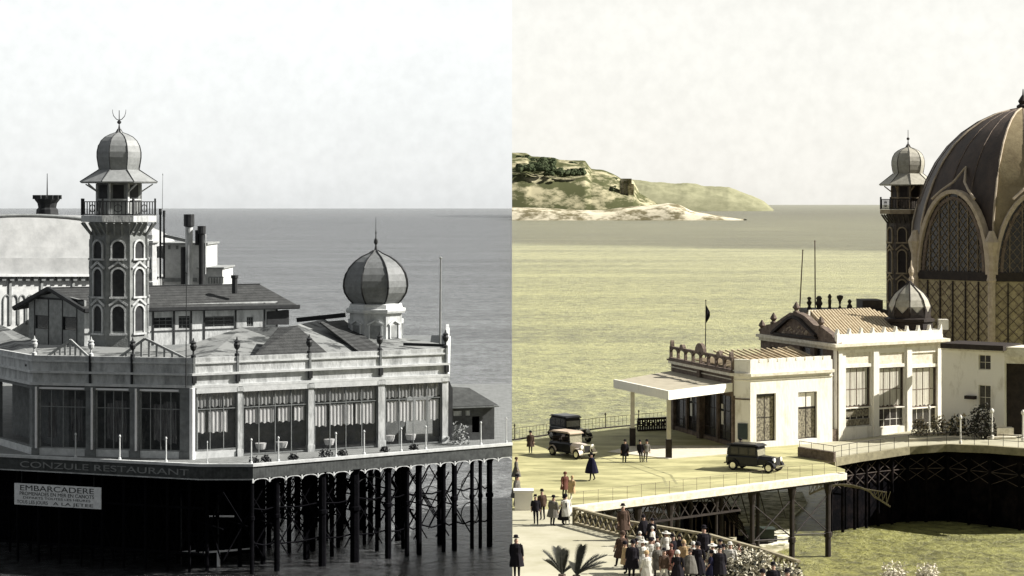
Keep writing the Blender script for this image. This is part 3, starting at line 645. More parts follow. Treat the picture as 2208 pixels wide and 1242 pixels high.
# ================================================================== GREY MINARET
def octa(c, prof, ph): return MB().lathe(c, prof, 8, ph)
def minaret(c, px_m, zf, yc, lab, mats, S, parent_name='minaret', trident=True, ph=R(-103)):
    """c: plan centre, S: metres per photo pixel, zf(dy): height for a pixel row of the grey minaret"""
    wallm, trim, dark, dome, rail = mats
    t = thing(parent_name, lab, 'tower', (c[0], c[1], zf(770)))
    K = 1/math.cos(R(22.5))
    sh = [(66*S, zf(770)), (64*S, zf(640)), (62*S, zf(508)), (62*S, zf(495)), (66*S, zf(478))]
    octa(c, sh, ph).build('shaft', wallm, t)
    octa(c, [(85*S, zf(478)), (85*S, zf(465)), (40*S, zf(464.5))], ph).build('balcony', trim, t)
    octa(c, [(49*S, zf(464)), (50*S, zf(392))], ph).build('lantern', wallm, t)
    octa(c, [(86*S, zf(395)), (88*S, zf(392)), (46*S, zf(367)), (44*S, zf(366))], ph).build('skirt_roof', dome, t)
    dp = [(44, 367), (47.5, 355), (50, 340), (50, 328), (47, 315), (41, 304), (32, 296), (20, 290), (8, 286), (3, 278)]
    octa(c, [(r*S, zf(y)) for r, y in dp], ph).build('dome', dome, t)
    mb = MB(); mb.lathe(c, [(3*S, zf(283)), (2*S, zf(275)), (1*S, zf(268)), (4.5*S, zf(265)), (4.5*S, zf(262)), (1*S, zf(259)), (.8*S, zf(238))], 8)
    if trident:
        for sg_ in (-1, 1): mb.tube([(c[0]+sg_*r*S, c[1], zf(y)) for r, y in ((1, 259), (6, 257), (12, 250), (14, 243), (14.5, 236))], [.9*S, .9*S, .8*S, .6*S, .4*S], 5)
    mb.build('finial', dark, t)
    for k in range(8):
        a = ph+2*math.pi*k/8; ca, sa = math.cos(a), math.sin(a)
        mb = MB(); mb.tube([(c[0]+r*S*ca, c[1]+r*S*sa, zf(y)) for r, y in [(88, 392), (46, 366)]+dp[1:]], 1.0*S, 5); mb.build('rib', dark, t)
        if k > 4 or k < 1 or True:
            b = ph+2*math.pi*(k+1)/8
            fc = Face((c[0]+83*S*math.cos(a), c[1]+83*S*math.sin(a)), (c[0]+83*S*math.cos(b), c[1]+83*S*math.sin(b)))
            if fc.n.y < .3:
                # balcony railing: rails, balusters, rings
                mb = MB(); fc.box(mb, 0, fc.len, zf(436), zf(434), -.06, .06); fc.box(mb, 0, fc.len, zf(463), zf(461), -.05, .05)
                for i in range(9): tt = fc.len*i/8; fc.box(mb, tt-.03, tt+.03, zf(463), zf(434), -.03, .03)
                ring_arch(fc, mb, fc.len*.5, zf(449), 7*S, 7*S, 1.5*S, -.03, .03, n=12, a1=2*math.pi)
                fc.box(mb, -.06, .08, zf(464), zf(428), -.07, .07)
                mb.build('railing', rail, t)
                # corbels under the balcony
                fb = Face((c[0]+62*S*math.cos(a), c[1]+62*S*math.sin(a)), (c[0]+62*S*math.cos(b), c[1]+62*S*math.sin(b)))
                mb = MB()
                for i in (0, 1, 2, 3):
                    tt = fb.len*(i+.0)/3; fb.poly(mb, [(tt, 0)], 0, 0) if 0 else None
                    P = [fb.pt(tt-.09, zf(505), .0), fb.pt(tt+.09, zf(505), .0), fb.pt(tt+.09, zf(479), 20*S), fb.pt(tt-.09, zf(479), 20*S)]
                    mb.beam(fb.pt(tt, zf(506), .02), fb.pt(tt, zf(480), 21*S), .10, .16)
                mb.build('corbel', wallm, t)
                fs_ = Face((c[0]+63.6*S*math.cos(a), c[1]+63.6*S*math.sin(a)), (c[0]+63.6*S*math.cos(b), c[1]+63.6*S*math.sin(b)))
                cx = fs_.len/2
                mb = MB(); fs_.box(mb, -.05, .14*fs_.len, zf(770), zf(506), -.1, .06*1); mb.build('corner_pilaster', wallm, t)
                for (ya, yb) in ((556, 519), (637, 578), (715, 657)):
                    w = 25*S
                    mb = MB(); fs_.poly(mb, arch_pts(cx, zf(ya), zf(yb), w*1.0), .0, .05); ow = mb.build('window', dark, t)
                    mb = MB(); zs_ = zf(yb)-w/2; ring_arch(fs_, mb, cx, zs_, w/2, w/2, 4*S, .0, .16, n=10)
                    fs_.box(mb, cx-w/2-3.5*S, cx-w/2, zf(ya), zs_, 0, .14); fs_.box(mb, cx+w/2, cx+w/2+3.5*S, zf(ya), zs_, 0, .14)
                    fs_.box(mb, cx-w/2-6*S, cx+w/2+6*S, zf(ya+4), zf(ya), 0, .22)
                    if yb > 560:
                        mb.beam(fs_.pt(cx-20*S, zf(yb-1), .1), fs_.pt(cx, zf(yb-15), .1), .14, .16); mb.beam(fs_.pt(cx, zf(yb-15), .1), fs_.pt(cx+20*S, zf(yb-1), .1), .14, .16)
                    mb.build('surround', trim, ow)
                # lantern: posts, panels and windows
                fl = Face((c[0]+49.5*S*math.cos(a), c[1]+49.5*S*math.sin(a)), (c[0]+49.5*S*math.cos(b), c[1]+49.5*S*math.sin(b)))
                mb = MB(); fl.box(mb, fl.len*.2, fl.len*.8, zf(428), zf(399), 0, .04); mb.build('lantern_window', dark, t)
                mb = MB(); fl.box(mb, -.05, .12, zf(464), zf(396), -.05, .1); fl.box(mb, 0, fl.len, zf(432), zf(429), 0, .09)
                mb.beam(fl.pt(.05, zf(413), .08), fl.pt(.05, zf(397), 26*S), .1, .1); mb.build('lantern_post', trim, t)
    return t
S1 = YS(181)/F; cL = ((257-CX)*S1, YS(181))
minaret(cL, None, lambda y: Z(y, YS(181)), 0, 'tall grey octagonal minaret with balcony and bulb dome above the left restaurant', (g_tower, g_wall, g_dark, g_dome, g_dark), S1)

# ================================================================== GREY ONION DOME KIOSK
S2 = YS(180)/F; c2 = ((804-CX)*S2, YS(184)); zf = lambda y: Z(y, YS(184)); S2 = YS(184)/F
dk = thing('onion_dome_turret', 'dark ribbed onion dome on a white octagonal turret at the right of the restaurant', 'dome', (c2[0], c2[1], zf(750)))
ph = R(-110)
octa(c2, [(60*S2, zf(760)), (60*S2, zf(672))], ph).build('drum', g_wall, dk)
octa(c2, [(67*S2, zf(673)), (69*S2, zf(669)), (69*S2, zf(665)), (62*S2, zf(664)), (60*S2, zf(655)), (52*S2, zf(653))], ph).build('cornice', g_white, dk)
op = [(50, 654), (60, 644), (69, 630), (72, 617), (71, 604), (67, 590), (59, 576), (47, 564), (32, 554), (16, 547), (5, 540)]
octa(c2, [(r*S2*1.02, zf(y)) for r, y in op], ph).build('dome', g_domed, dk)
for k in range(8):
    a = ph+2*math.pi*k/8; mb = MB(); mb.tube([(c2[0]+r*S2*1.03*math.cos(a), c2[1]+r*S2*1.03*math.sin(a), zf(y)) for r, y in op], 1.8*S2, 5)
    mb.lathe((c2[0]+72*S2*math.cos(a), c2[1]+72*S2*math.sin(a)), [(.01, zf(624)), (3*S2, zf(619)), (.01, zf(612))], 6)
    mb.build('rib', g_dark, dk)
    b = ph+2*math.pi*(k+1)/8; fc = Face((c2[0]+60*S2*math.cos(a), c2[1]+60*S2*math.sin(a)), (c2[0]+60*S2*math.cos(b), c2[1]+60*S2*math.sin(b)))
    if fc.n.y < .3:
        cx = fc.len/2; mb = MB(); fc.box(mb, cx-11*S2, cx+11*S2, zf(725), zf(699), 0, .04); o = mb.build('window', g_panel, dk)
        mb = MB(); fc.box(mb, cx-14*S2, cx-11*S2, zf(727), zf(698), 0, .12); fc.box(mb, cx+11*S2, cx+14*S2, zf(727), zf(698), 0, .12); mb.beam(fc.pt(cx-17*S2, zf(697), .08), fc.pt(cx, zf(688), .08), .14, .12); mb.beam(fc.pt(cx, zf(688), .08), fc.pt(cx+17*S2, zf(697), .08), .14, .12)
        mb.build('surround', g_white, o)
mb = MB(); mb.lathe(c2, [(6*S2, zf(548)), (3*S2, zf(536)), (1.5*S2, zf(528)), (4.5*S2, zf(523)), (4*S2, zf(517)), (1.2*S2, zf(513)), (1*S2, zf(504)), (2*S2, zf(502)), (.7*S2, zf(498)), (.4*S2, zf(468))], 8); mb.build('finial', g_dark, dk)

# ================================================================== GREY LONG HALL
H0 = XY(62, 200); H1 = XY(182, 194)
hf = Face(H0, H1); hs_end = XY(598, 205)
hs = Face(H1, hs_end)
hall = thing('upper_hall', 'long low hall with dark hipped roof and boarded gable end behind the grey minaret', 'hall', (H1[0], H1[1], 12))
ze = Z(664, H1[1]); zbase = Z(765, H1[1])
mb = MB()
def hz(px, py): return hf.z(px, py)
hf.wall(mb, 0, hf.len, zbase, ze+.6, [(hf.t(76), hf.t(105), hf.z(90, 709), hf.z(90, 680)), (hf.t(135), hf.t(165), hf.z(150, 712), hf.z(150, 683))], -.2, 0)
hf.poly(mb, [(0, ze+.6), (hf.len, ze+.6), (hf.t(115), hf.z(115, 632))], -.2, 0)
mb.build('gable_wall', g_panel, hall)
mb = MB(); hs.wall(mb, 0, hs.len, zbase, ze+.1, [(hs.t(330), hs.t(372), hs.z(350, 708), hs.z(350, 685)), (hs.t(385), hs.t(410), hs.z(350, 710), hs.z(350, 683)), (hs.t(440), hs.t(505), hs.z(470, 704), hs.z(470, 682)), (hs.t(532), hs.t(546), hs.z(540, 703), hs.z(540, 683))], -.2, 0)
mb.build('side_wall', g_wall, hall)
mb = MB(); hs.box(mb, .1, hs.len-.1, zbase, ze, -6, -5.8); hs.box(mb, hs.len-.2, hs.len, zbase, ze, -6, -.2); mb.build('rear_wall', g_dark, hall)
for a, b in ((330, 372), (385, 410), (440, 505), (532, 546)): hs.window(hall, hs.t(a), hs.t(b), hs.z(a, 709), hs.z(a, 684), 3, 3, g_mid, g_glassd, d=-.1, fw=.05)
for a, b in ((76, 105), (135, 165)): hf.window(hall, hf.t(a), hf.t(b), hf.z(90, 710), hf.z(90, 680), 1, 1, g_dark, g_glassd, d=-.1, fw=.06)
mb = MB()
for px in (75, 105, 135, 166): t = hf.t(px); hf.box(mb, t-.04, t+.04, zbase, ze+.55, 0, .05)
hf.box(mb, 0, hf.len, ze+.55, ze+.7, 0, .09)
for px in (330, 375, 412, 440, 508, 570, 597): t = hs.t(px); hs.box(mb, t-.07, t+.07, zbase, ze, 0, .06)
hs.box(mb, 0, hs.len, hs.z(400, 713), hs.z(400, 711), 0, .07)
mb.build('batten', g_dark, hall)
# roof: gable at the left end, hip at the right
ga, gb = hf.pt(hf.t(40), hf.z(40, 664), .5), hf.pt(hf.t(193), hf.z(193, 669), .5); gp = hf.pt(hf.t(115), hf.z(115, 621), .5)
re_ = hs.pt(hs.t(640), hs.z(640, 660), .6); rp = A(560, 613, 208); rb = Vector((re_.x-3, re_.y+14, re_.z))
gbk = Vector((ga.x+1, ga.y+14, ga.z))
roofpoly('roof', [[gb, re_, rp, gp], [gp, rp, rb, gbk, ga]], g_roof, hall, th=.22)
roofpoly('roof_hip', [[re_, rb, rp]], g_roof, hall, th=.2)
mb = MB(); mb.beam(gb, re_, .2, .28); mb.beam(ga, gp, .3, .3); mb.beam(gp, gb, .3, .3); mb.beam(gp, rp, .2, .15); mb.build('eaves_board', g_dark, hall)
mb = MB(); hs.poly(mb, [(hs.t(575), hs.z(575, 700)), (hs.t(622), hs.z(622, 700)), (hs.t(622), hs.z(622, 668)), (hs.t(575), hs.z(575, 672))], -.3, .12); mb.build('end_shadow_wall', g_dark, hall)  # dark slab under the hip eaves, shade put into its colour
q = A(506, 613, 203); mb = MB(); mb.lathe((q.x, q.y), [(.25, q.z-.8), (.25, q.z+.5), (.33, q.z+.55), (.33, q.z+.8)], 10); mb.build('chimney', g_dark, hall)

# ================================================================== GREY CASINO BEHIND
cz = lambda py, u=225: Z(py, YS(u))
u = 225; Y0 = YS(u); S3 = Y0/F
cas = thing('casino_hall', 'big white casino hall with barrel vaulted roof behind the grey minaret', 'casino', ((90-CX)*S3, Y0, cz(700)))
# vault: an arch profile falling to the right, extruded backwards
prof = [(-420, 560)]+[(70-250*math.cos(a)*1.0, 590-122*math.sin(a)**.72) for a in [math.pi*k/28 for k in range(28, 0, -1)]][::-1]
YC = lambda x: Y0-(345-x)*S3*.75
cA = lambda x, y, b=0: ((x-CX)*YC(x)/F, YC(x)+b, Z(y, YC(x)))
vp = []
for k in range(29):
    a = math.pi*k/28; vp.append((45+290*math.cos(a), 560-95*max(0, math.sin(a))**.8))
mb = MB(); n_ = len(vp); fr = [cA(x, y, 1.5) for x, y in vp]; bk = [cA(x, y, 14) for x, y in vp]
mb.add(fr+bk, [tuple(range(n_)), tuple(range(2*n_-1, n_-1, -1))]+[(i, i+1, n_+i+1, n_+i) for i in range(n_-1)]+[(0, n_, 2*n_-1, n_-1)]); mb.build('vaulted_roof', g_vault, cas, smooth=False)
mb = MB(); mb.tube([(p[0], p[1]-.1, p[2]+.05) for p in fr], .14, 6); mb.build('roof_edge', g_mid, cas)
cf = Face(cA(-20, 500)[:2], cA(345, 500)[:2])
def cbar(mb, y0, y1, d0, d1): cf.poly(mb, [(0, cf.z(-20, y0)), (cf.len, cf.z(345, y0)), (cf.len, cf.z(345, y1)), (0, cf.z(-20, y1))], d0, d1)
# roof slope between vault and wall, eaves, arcade
mb = MB(); cbar(mb, 594, 556, -1.6, .3); mb.build('roof_apron', g_vault, cas)
mb = MB(); cbar(mb, 596, 591, -1, .65); mb.build('eaves', g_white, cas)
mb = MB(); cbar(mb, 760, 596, -1.4, 0); mb.build('wall', g_cas, cas)
for k in range(14):
    px = 4+k*17; t = cf.t(px); cz = lambda py: cf.z(px, py)
    if k % 4 == 1: 
        mb = MB(); cf.box(mb, t-.12, t+.12, cz(700), cz(597), 0, .14); mb.build('pilaster', g_panel, cas)
    mb = MB(); cf.box(mb, t-.2, t+.2, cz(605), cz(597), 0, .45); mb.build('bracket', g_mid, cas)
    mb = MB(); ring_arch(cf, mb, t+.45, cz(650), .28, .55, .09, 0, .12, n=10); cf.box(mb, t+.08, t+.17, cz(700), cz(650), 0, .12); cf.box(mb, t+.73, t+.82, cz(700), cz(650), 0, .12); mb.build('arch_moulding', g_panel, cas)
cz = lambda py, u=225: Z(py, YS(u))
# crown turret with crenels
ct = ((70-CX)*S3, Y0+6)
mb = MB(); mb.lathe(ct, [(26*S3, cz(470)), (24*S3, cz(452)), (20*S3, cz(448)), (22*S3, cz(438)), (27*S3, cz(432)), (29*S3, cz(428))], 12)
for k in range(12):
    a = k*math.pi/6; x, y = ct[0]+27*S3*math.cos(a), ct[1]+27*S3*math.sin(a); mb.box(x-.2, x+.2, y-.2, y+.2, cz(429), cz(420))
mb.tube([(ct[0], ct[1], cz(430)), (ct[0], ct[1], cz(372))], [.08, .03], 5)
mb.build('roof_turret', g_dark, cas)
# small pale turret right of the minaret
pt_ = ((334-CX)*S3, Y0-2)
mb = MB(); octa_ = mb.lathe(pt_, [(15*S3, cz(615)), (15*S3, cz(606)), (12*S3, cz(604)), (12*S3, cz(526)), (17*S3, cz(522)), (17*S3, cz(518)), (10*S3, cz(516)), (11*S3, cz(506)), (6*S3, cz(497)), (.5*S3, cz(490))], 8, R(-112)); mb.build('side_turret', g_cas, cas)
fc = Face((pt_[0]-7*S3, pt_[1]-11.5*S3), (pt_[0]+7*S3, pt_[1]-11.5*S3))
mb = MB(); fc.poly(mb, arch_pts(fc.len/2, cz(578), cz(552), 8*S3, pointed=.5), 0, .2); fc.box(mb, 1*S3, 5*S3, cz(600), cz(585), 0, .2); fc.box(mb, 8*S3, 12*S3, cz(600), cz(585), 0, .2); fc.box(mb, 4*S3, 7*S3, cz(532), cz(524), 0, .2); mb.build('turret_window', g_mid, cas)
# white rear block with roof and terraces
bf = Face(((350-CX)*S3, Y0+1), ((482-CX)*S3, Y0+1)); bt = lambda px: bf.t(px)
mb = MB(); bf.box(mb, bt(352), bt(445), cz(640), cz(528), -7, 0); bf.box(mb, bt(430), bt(480), cz(640), cz(580), -7, .1); bf.box(mb, bt(340), bt(350.5), cz(640), cz(598), -7, .5); mb.build('rear_block', g_cas, cas)
mb = MB(); bf.box(mb, bt(345), bt(449), cz(528), cz(524), -7.3, .4); bf.box(mb, bt(425), bt(484), cz(580), cz(577), -7.3, .35)
mb.beam(bf.pt(bt(352), cz(508), 0), bf.pt(bt(412), cz(522), 0), .2, .3); mb.build('rear_roof', g_panel, cas)
mb = MB()
for px in (365, 382, 440): m2_ = MB(); bf.box(m2_, bt(px)-.12, bt(px)+.12, cz(538), cz(530), 0, .05); m2_.build('window', g_mid, cas)
for px in range(452, 484, 6): mb.tube([bf.pt(bt(px), cz(612), .5), bf.pt(bt(px), cz(598), .5)], .07, 5)
bf.box(mb, bt(452), bt(484), cz(599), cz(597), .45, .55); mb.build('rear_balustrade', g_mid, cas); mb = MB(); bf.box(mb, bt(352), bt(425), cz(608), cz(600), .02, .3)
mb.build('rear_hedge', g_mid, cas)
# funnels and poles
def stack(px, r, y0, y1, capr, capy, m, mc, lab):
    t = thing('chimney_stack', lab, 'chimney', ((px-CX)*S3, Y0-1.2, cz(y0)), group='stacks in front of the casino rear block'); c = ((px-CX)*S3, Y0-1.2)
    mb = MB(); mb.lathe(c, [(r*S3, cz(y0)), (r*S3, cz(capy))], 12); mb.build('shaft', m, t, smooth=False)
    mb = MB(); mb.lathe(c, [(r*S3, cz(capy+2)), (capr*S3, cz(capy)), (capr*S3, cz(y1)), (r*.6*S3, cz(y1-.3))], 12); mb.build('cap', mc, t)
stack(412, 8, 614, 462, 11.5, 487, g_wall, g_dark, 'tallest pale funnel with black cap behind the upper hall')
stack(439, 6, 614, 487, 9, 503, g_dark, g_dark, 'shorter dark funnel with black cap right of the pale funnel')
stack(350.5, 2.2, 600, 450, 3.2, 462, g_dark, g_dark, 'left one of two thin black stacks beside the minaret')
stack(358.5, 2.2, 600, 454, 3.0, 466, g_dark, g_dark, 'right one of two thin black stacks beside the minaret')
stack(447, 1.4, 590, 505, 1.8, 512, g_wall, g_wall, 'thin pale pipe right of the shorter dark funnel')
stack(400, 6, 612, 532, 6, 540, g_dark, g_dark, 'squat black stack pressed against the pale funnel')
stack(429, 4, 528, 496, 4, 500, g_dark, g_dark, 'stubby black pipe between the two capped funnels')
# flag poles
def pole(px, y0, y1, u, r, lab, m):
    a, b = A(px, y0, u), A(px+1, y1, u)
    mb = MB(); mb.tube([a, b], [r, r*.6], 6); mb.lathe((b.x, b.y), [(.01, b.z-.05), (r*1.6, b.z+.05), (.01, b.z+.2)], 6); o = rebase(mb.build('flag_pole', m)); return tag(o, lab, 'pole')
pole(401, 836, 590, 166, .045, 'thin dark mast rising from the front corner of the restaurant', g_dark)
pole(949, 750, 558, 181, .085, 'bare thick flagpole at the right end of the restaurant roof', g_panel)
pole(350, 452, 378, 222, .03, 'faint thin mast above the two black stacks', g_mid)

# ================================================================== SEPIA SIDE: PLAZA AND PROMENADE
PZ = 6.0
def PW(px, py, z=PZ): return W(px, py, z).to_2d()
# plaza slab: fence edge at the back, pier edge at the front
plaza_pts = [Vector((.03, W(1240, 1100, PZ).y-.2)), PW(1222, 1096), PW(1818, 1022), PW(1822, 1012), PW(1722, 978), PW(1722, 950), PW(1900, 925), PW(1990, 920), Vector((W(1990, 915, PZ).x, YS(215))), PW(1500, 905), PW(1442, 911), Vector((.03, W(1104, 953, PZ).y))]
s_plaza = mat('pale_yellow_forecourt', (.47, .44, .225), (.20, .19, .085), scale=.35, stretch=(.4, 1, 1), detail=10, bump=.1, lo=.36, hi=.60)
mb = MB(); mb.prism(plaza_pts, PZ-.5, PZ); structure(mb.build('forecourt', s_plaza))
s_walk = mat('pale_promenade', (.46, .435, .33), (.34, .32, .22), scale=.3, detail=10, bump=.05)
prom = [Vector((.03, 60)), Vector((14, 60)), PW(1722, 1250), PW(1640, 1222), PW(1530, 1190), PW(1340, 1157), PW(1240, 1127), PW(1226, 1096.4), Vector((.03, W(1240, 1100, PZ).y-.25))]
mb = MB(); mb.prism(prom, PZ-3, PZ-.004); structure(mb.build('promenade', s_walk))
# path band at the foot of the canopy (pale, a step above)
mb = MB(); mb.prism([PW(1310, 975), PW(1442, 990), PW(1590, 978), PW(1585, 962), PW(1365, 962)], PZ, PZ+.05); structure(mb.build('pavement', s_pave))
# shingle beach and surf beyond the promenade, below
mb = MB(); mb.prism([W(1190, 1100, .4).to_2d()*1.0, W(1360, 1240, .3).to_2d(), W(1520, 1250, .1).to_2d(), W(1630, 1200, .1).to_2d(), W(1705, 1178, .1).to_2d(), W(1640, 1120, .1).to_2d(), W(1320, 1100, .1).to_2d(), W(1240, 1060, .1).to_2d()], -.5, .12)
structure(mb.build('beach', mat('shingle_beach', (.50, .47, .34), (.20, .185, .10), scale=.8, detail=10, lo=.40, hi=.60)))
mb = MB(); mb.prism([W(1640, 1181, .1).to_2d(), W(1668, 1176, .1).to_2d(), W(1690, 1178, .1).to_2d(), W(1706, 1168, .1).to_2d(), W(1700, 1150, .1).to_2d(), W(1718, 1132, .1).to_2d(), W(1712, 1110, .1).to_2d(), W(1740, 1085, .1).to_2d(), W(1730, 1062, .1).to_2d(), W(1480, 1062, .1).to_2d(), W(1400, 1085, .1).to_2d(), W(1600, 1130, .1).to_2d()], -.4, .16)
structure(mb.build('surf', mat('white_surf', (.9, .87, .72), (.25, .24, .14), scale=.9, detail=9, lo=.42, hi=.58)))

# tyre tracks worn across the forecourt
tm = mat('worn_track', (.30, .285, .15), (.22, .21, .10), scale=.6)
mb = MB()
for pts in ([(1150, 1010), (1300, 1012), (1450, 1006), (1600, 1003), (1720, 996)], [(1160, 1022), (1310, 1024), (1450, 1018), (1600, 1013), (1730, 1004)], [(1290, 985), (1360, 1005), (1430, 1030), (1440, 1052)], [(1300, 980), (1372, 999), (1446, 1024), (1462, 1048)]):
    P = [PW(*p) for p in pts]; Q = []
    for i in range(len(P)-1):
        for k in range(6): Q.append(P[i].lerp(P[i+1], k/6))
    for a_, b_ in zip(Q, Q[1:]):
        n_ = (b_-a_).normalized(); n_ = Vector((n_.y, -n_.x))*.09
        mb.add([(a_.x-n_.x, a_.y-n_.y, PZ+.006), (a_.x+n_.x, a_.y+n_.y, PZ+.006), (b_.x+n_.x, b_.y+n_.y, PZ+.006), (b_.x-n_.x, b_.y-n_.y, PZ+.006)], [(0, 1, 2, 3)])
structure(mb.build('tyre_tracks', tm))
# pier under the forecourt
fp = thing('forecourt_pier', 'brown iron piles and trusses carrying the pale edge of the forecourt', 'pier', tuple(W(1600, 1200, 0)))
ef = Face(PW(1222, 1096), PW(1818, 1022))
mb = MB(); ef.box(mb, -.1, ef.len, PZ-.40, PZ+.05, -.5, .25); q = ef.pt(ef.len, 0, -.12); mb.lathe((q.x, q.y), [(.37, PZ-.4), (.37, PZ+.05)], 12); mb.build('edge_beam', s_trim, fp)
mb = MB(); ef.box(mb, 0, ef.len-.3, PZ-.55, PZ-.40, -.4, .1)
t0, t1 = .5, ef.len-.3; ef.box(mb, t0, ef.t(1600), PZ-1.75, PZ-1.62, -.3, -.1)
n = 16
for i in range(n):
    a = t0+(ef.t(1600)-t0)*i/n; b = t0+(ef.t(1600)-t0)*(i+1)/n
    mb.beam(ef.pt(a, PZ-1.7, -.2), ef.pt(b, PZ-.5, -.2), .07); mb.beam(ef.pt(a, PZ-.5, -.2), ef.pt(b, PZ-1.7, -.2), .07)
mb.build('truss', s_dark, fp)
rr = random.Random(2)
for px, py, r in ((1320, 1110, .14), (1380, 1140, .22), (1450, 1150, .2), (1550, 1175, .12), (1627, 1204, .2), (1713, 1185, .21), (1791, 1200, .22)):
    t = ef.t(px); q = ef.pt(t, 0, -.25); mb = MB(); mb.lathe((q.x, q.y), [(r, -1), (r, 1.4), (r*1.35, 1.45), (r*1.35, 1.8), (r*.85, 1.85), (r*.85, 4.6), (r*1.3, 5.0), (r*1.6, PZ-.5)], 8); mb.build('pile', s_dark, fp)
for k, (px, bkd) in enumerate(((1420, 5), (1480, 5), (1585, 6), (1655, 8), (1700, 7), (1760, 6), (1520, 10), (1600, 11), (1640, 4))):
    q = ef.pt(ef.t(px), 0, -bkd); mb = MB(); mb.lathe((q.x, q.y), [(.14, -1), (.14, 4.6), (.24, PZ-.5)], 8); mb.build('pile', s_dark, fp)
mb = MB()
for (a, b) in ((1627, 1713), (1713, 1791)):
    A_, B_ = ef.t(a), ef.t(b); mb.tube([ef.pt(A_, 1.8, -.25), ef.pt(B_, 4.6, -.25)], .05, 5); mb.tube([ef.pt(A_, 4.6, -.25), ef.pt(B_, 1.8, -.25)], .05, 5); mb.tube([ef.pt(A_, 2.0, -.25), ef.pt(B_, 1.7, -.25)], .05, 5)
for k in range(5):
    a = ef.pt(ef.t(1640+k*25), 1.8, -1-k*1.4); b = ef.pt(ef.t(1640+k*25), 4.8, -6-k); mb.tube([a, b], .05, 5)
    mb.tube([ef.pt(ef.t(1600+k*40), 4.9, -4), ef.pt(ef.t(1640+k*40), 2.2, -5)], .045, 5)
mb.build('cross_brace', s_dark, fp)
# arched bracket girder behind pile 2 (a spandrel with zigzag)
ag = Face(W(1385, 1000, PZ).to_2d(), W(1480, 985, PZ).to_2d())
mb = MB(); A_, B_ = ef.t(1385), ef.t(1455)
for i in range(8):
    g = i/8; g2 = (i+1)/8
    z0 = PZ-2.9+1.5*math.sin(g*math.pi/2); z1_ = PZ-2.9+1.5*math.sin(g2*math.pi/2)
    a, b = A_+(B_-A_)*g, A_+(B_-A_)*g2
    mb.beam(ef.pt(a, z0, -1), ef.pt(b, z1_, -1), .1); mb.beam(ef.pt(a, z0+.9, -1), ef.pt(b, z1_+.7, -1), .08); mb.beam(ef.pt(a, z0, -1), ef.pt(b, z1_+.7, -1), .05); mb.beam(ef.pt(a, z0+.9, -1), ef.pt(b, z1_, -1), .05)
mb.build('arched_girder', s_brown, fp)
# handrail on the forecourt edge
mb = MB()
for i in range(21):
    t = .4+(ef.len-.8)*i/20; mb.tube([ef.pt(t, PZ+.05, -.3), ef.pt(t, PZ+.95, -.3)], .013, 5)
mb.tube([ef.pt(.4, PZ+.92, -.3), ef.pt(ef.len-.4, PZ+.92, -.3)], .009, 5); mb.tube([ef.pt(.4, PZ+.5, -.3), ef.pt(ef.len-.4, PZ+.5, -.3)], .007, 5)
tag(rebase(mb.build('wire_railing', s_brown)), 'fine brown wire railing along the pale front edge of the forecourt', 'railing')

# balustrade of the promenade running down to the right
bl = MB(); bpts = [PW(1240, 1130), PW(1340, 1157), PW(1530, 1190), PW(1640, 1222), PW(1722, 1250)]
bs = mat('brown_woven_balustrade', (.22, .19, .11), (.10, .085, .05), scale=3)
bt_ = thing('balustrade', 'brown openwork concrete balustrade sloping along the promenade edge below the forecourt', 'balustrade', (bpts[0].x, bpts[0].y, PZ))
mb = MB(); mb.sweep(bpts, PZ, PZ+.14, -.14, .14); mb.sweep(bpts, PZ+.92, PZ+1.04, -.12, .12); mb.build('rail', mat('weathered_rail', (.36, .32, .22), (.22, .19, .12), scale=2), bt_)
mb = MB()
for a, b in zip(bpts, bpts[1:]):
    fc = Face(a, b); n = max(2, int(fc.len/.55))
    for i in range(n):
        t = fc.len*i/n; t2 = fc.len*(i+1)/n; mb.beam(fc.pt(t, PZ+.14), fc.pt(t2, PZ+.93), .09, .08); mb.beam(fc.pt(t2, PZ+.14), fc.pt(t, PZ+.93), .07, .06)
    for t in (0,): fc.box(mb, -.12, .12, PZ, PZ+1.05, -.13, .13)
mb.build('openwork', bs, bt_)
# white gate pier at the left
q = PW(1130, 1098)
mb = MB(); mb.box(q.x-.62, q.x+.55, q.y-.5, q.y+.5, PZ, PZ+1.15); mb.box(q.x-.7, q.x+.63, q.y-.58, q.y+.58, PZ+1.15, PZ+1.3); o = rebase(mb.build('stone_pedestal', s_wall)); tag(o, 'square white stone pedestal at the left end of the forecourt edge', 'pedestal')
mb = MB(); 
# far fence along the sea
ff = [Vector((.03, W(1104, 950, PZ).y)), PW(1200, 936), PW(1300, 924), PW(1442, 911)]
fen = thing('sea_fence', 'long low iron fence with posts along the sea edge of the forecourt', 'fence', (ff[1].x, ff[1].y, PZ))
mb = MB(); mb.sweep(ff, PZ, PZ+.10, -.12, .12); mb.build('kerb', s_dark, fen)
fm = mat('olive_fence_paint', (.12, .11, .075), rough=.8)
mb = MB()
for a, b in zip(ff, ff[1:]):
    fc = Face(a, b); mb.tube([fc.pt(0, PZ+1.0), fc.pt(fc.len, PZ+1.0)], .025, 5); mb.tube([fc.pt(0, PZ+.55), fc.pt(fc.len, PZ+.55)], .02, 5)
    n = int(fc.len/.45)
    for i in range(n): mb.tube([fc.pt(fc.len*i/n, PZ+.1), fc.pt(fc.len*i/n, PZ+1.0)], .014, 4)
mb.build('bars', fm, fen)
for a, b in zip(ff, ff[1:]):
    fc = Face(a, b); n = max(1, int(fc.len/3.2))
    for i in range(n):
        q = fc.pt(fc.len*i/n+.3, 0); mb = MB(); mb.lathe((q.x, q.y), [(.07, PZ), (.05, PZ+.2), (.04, PZ+1.15), (.09, PZ+1.22), (.05, PZ+1.38), (.01, PZ+1.4)], 6); mb.build('post', fm, fen)
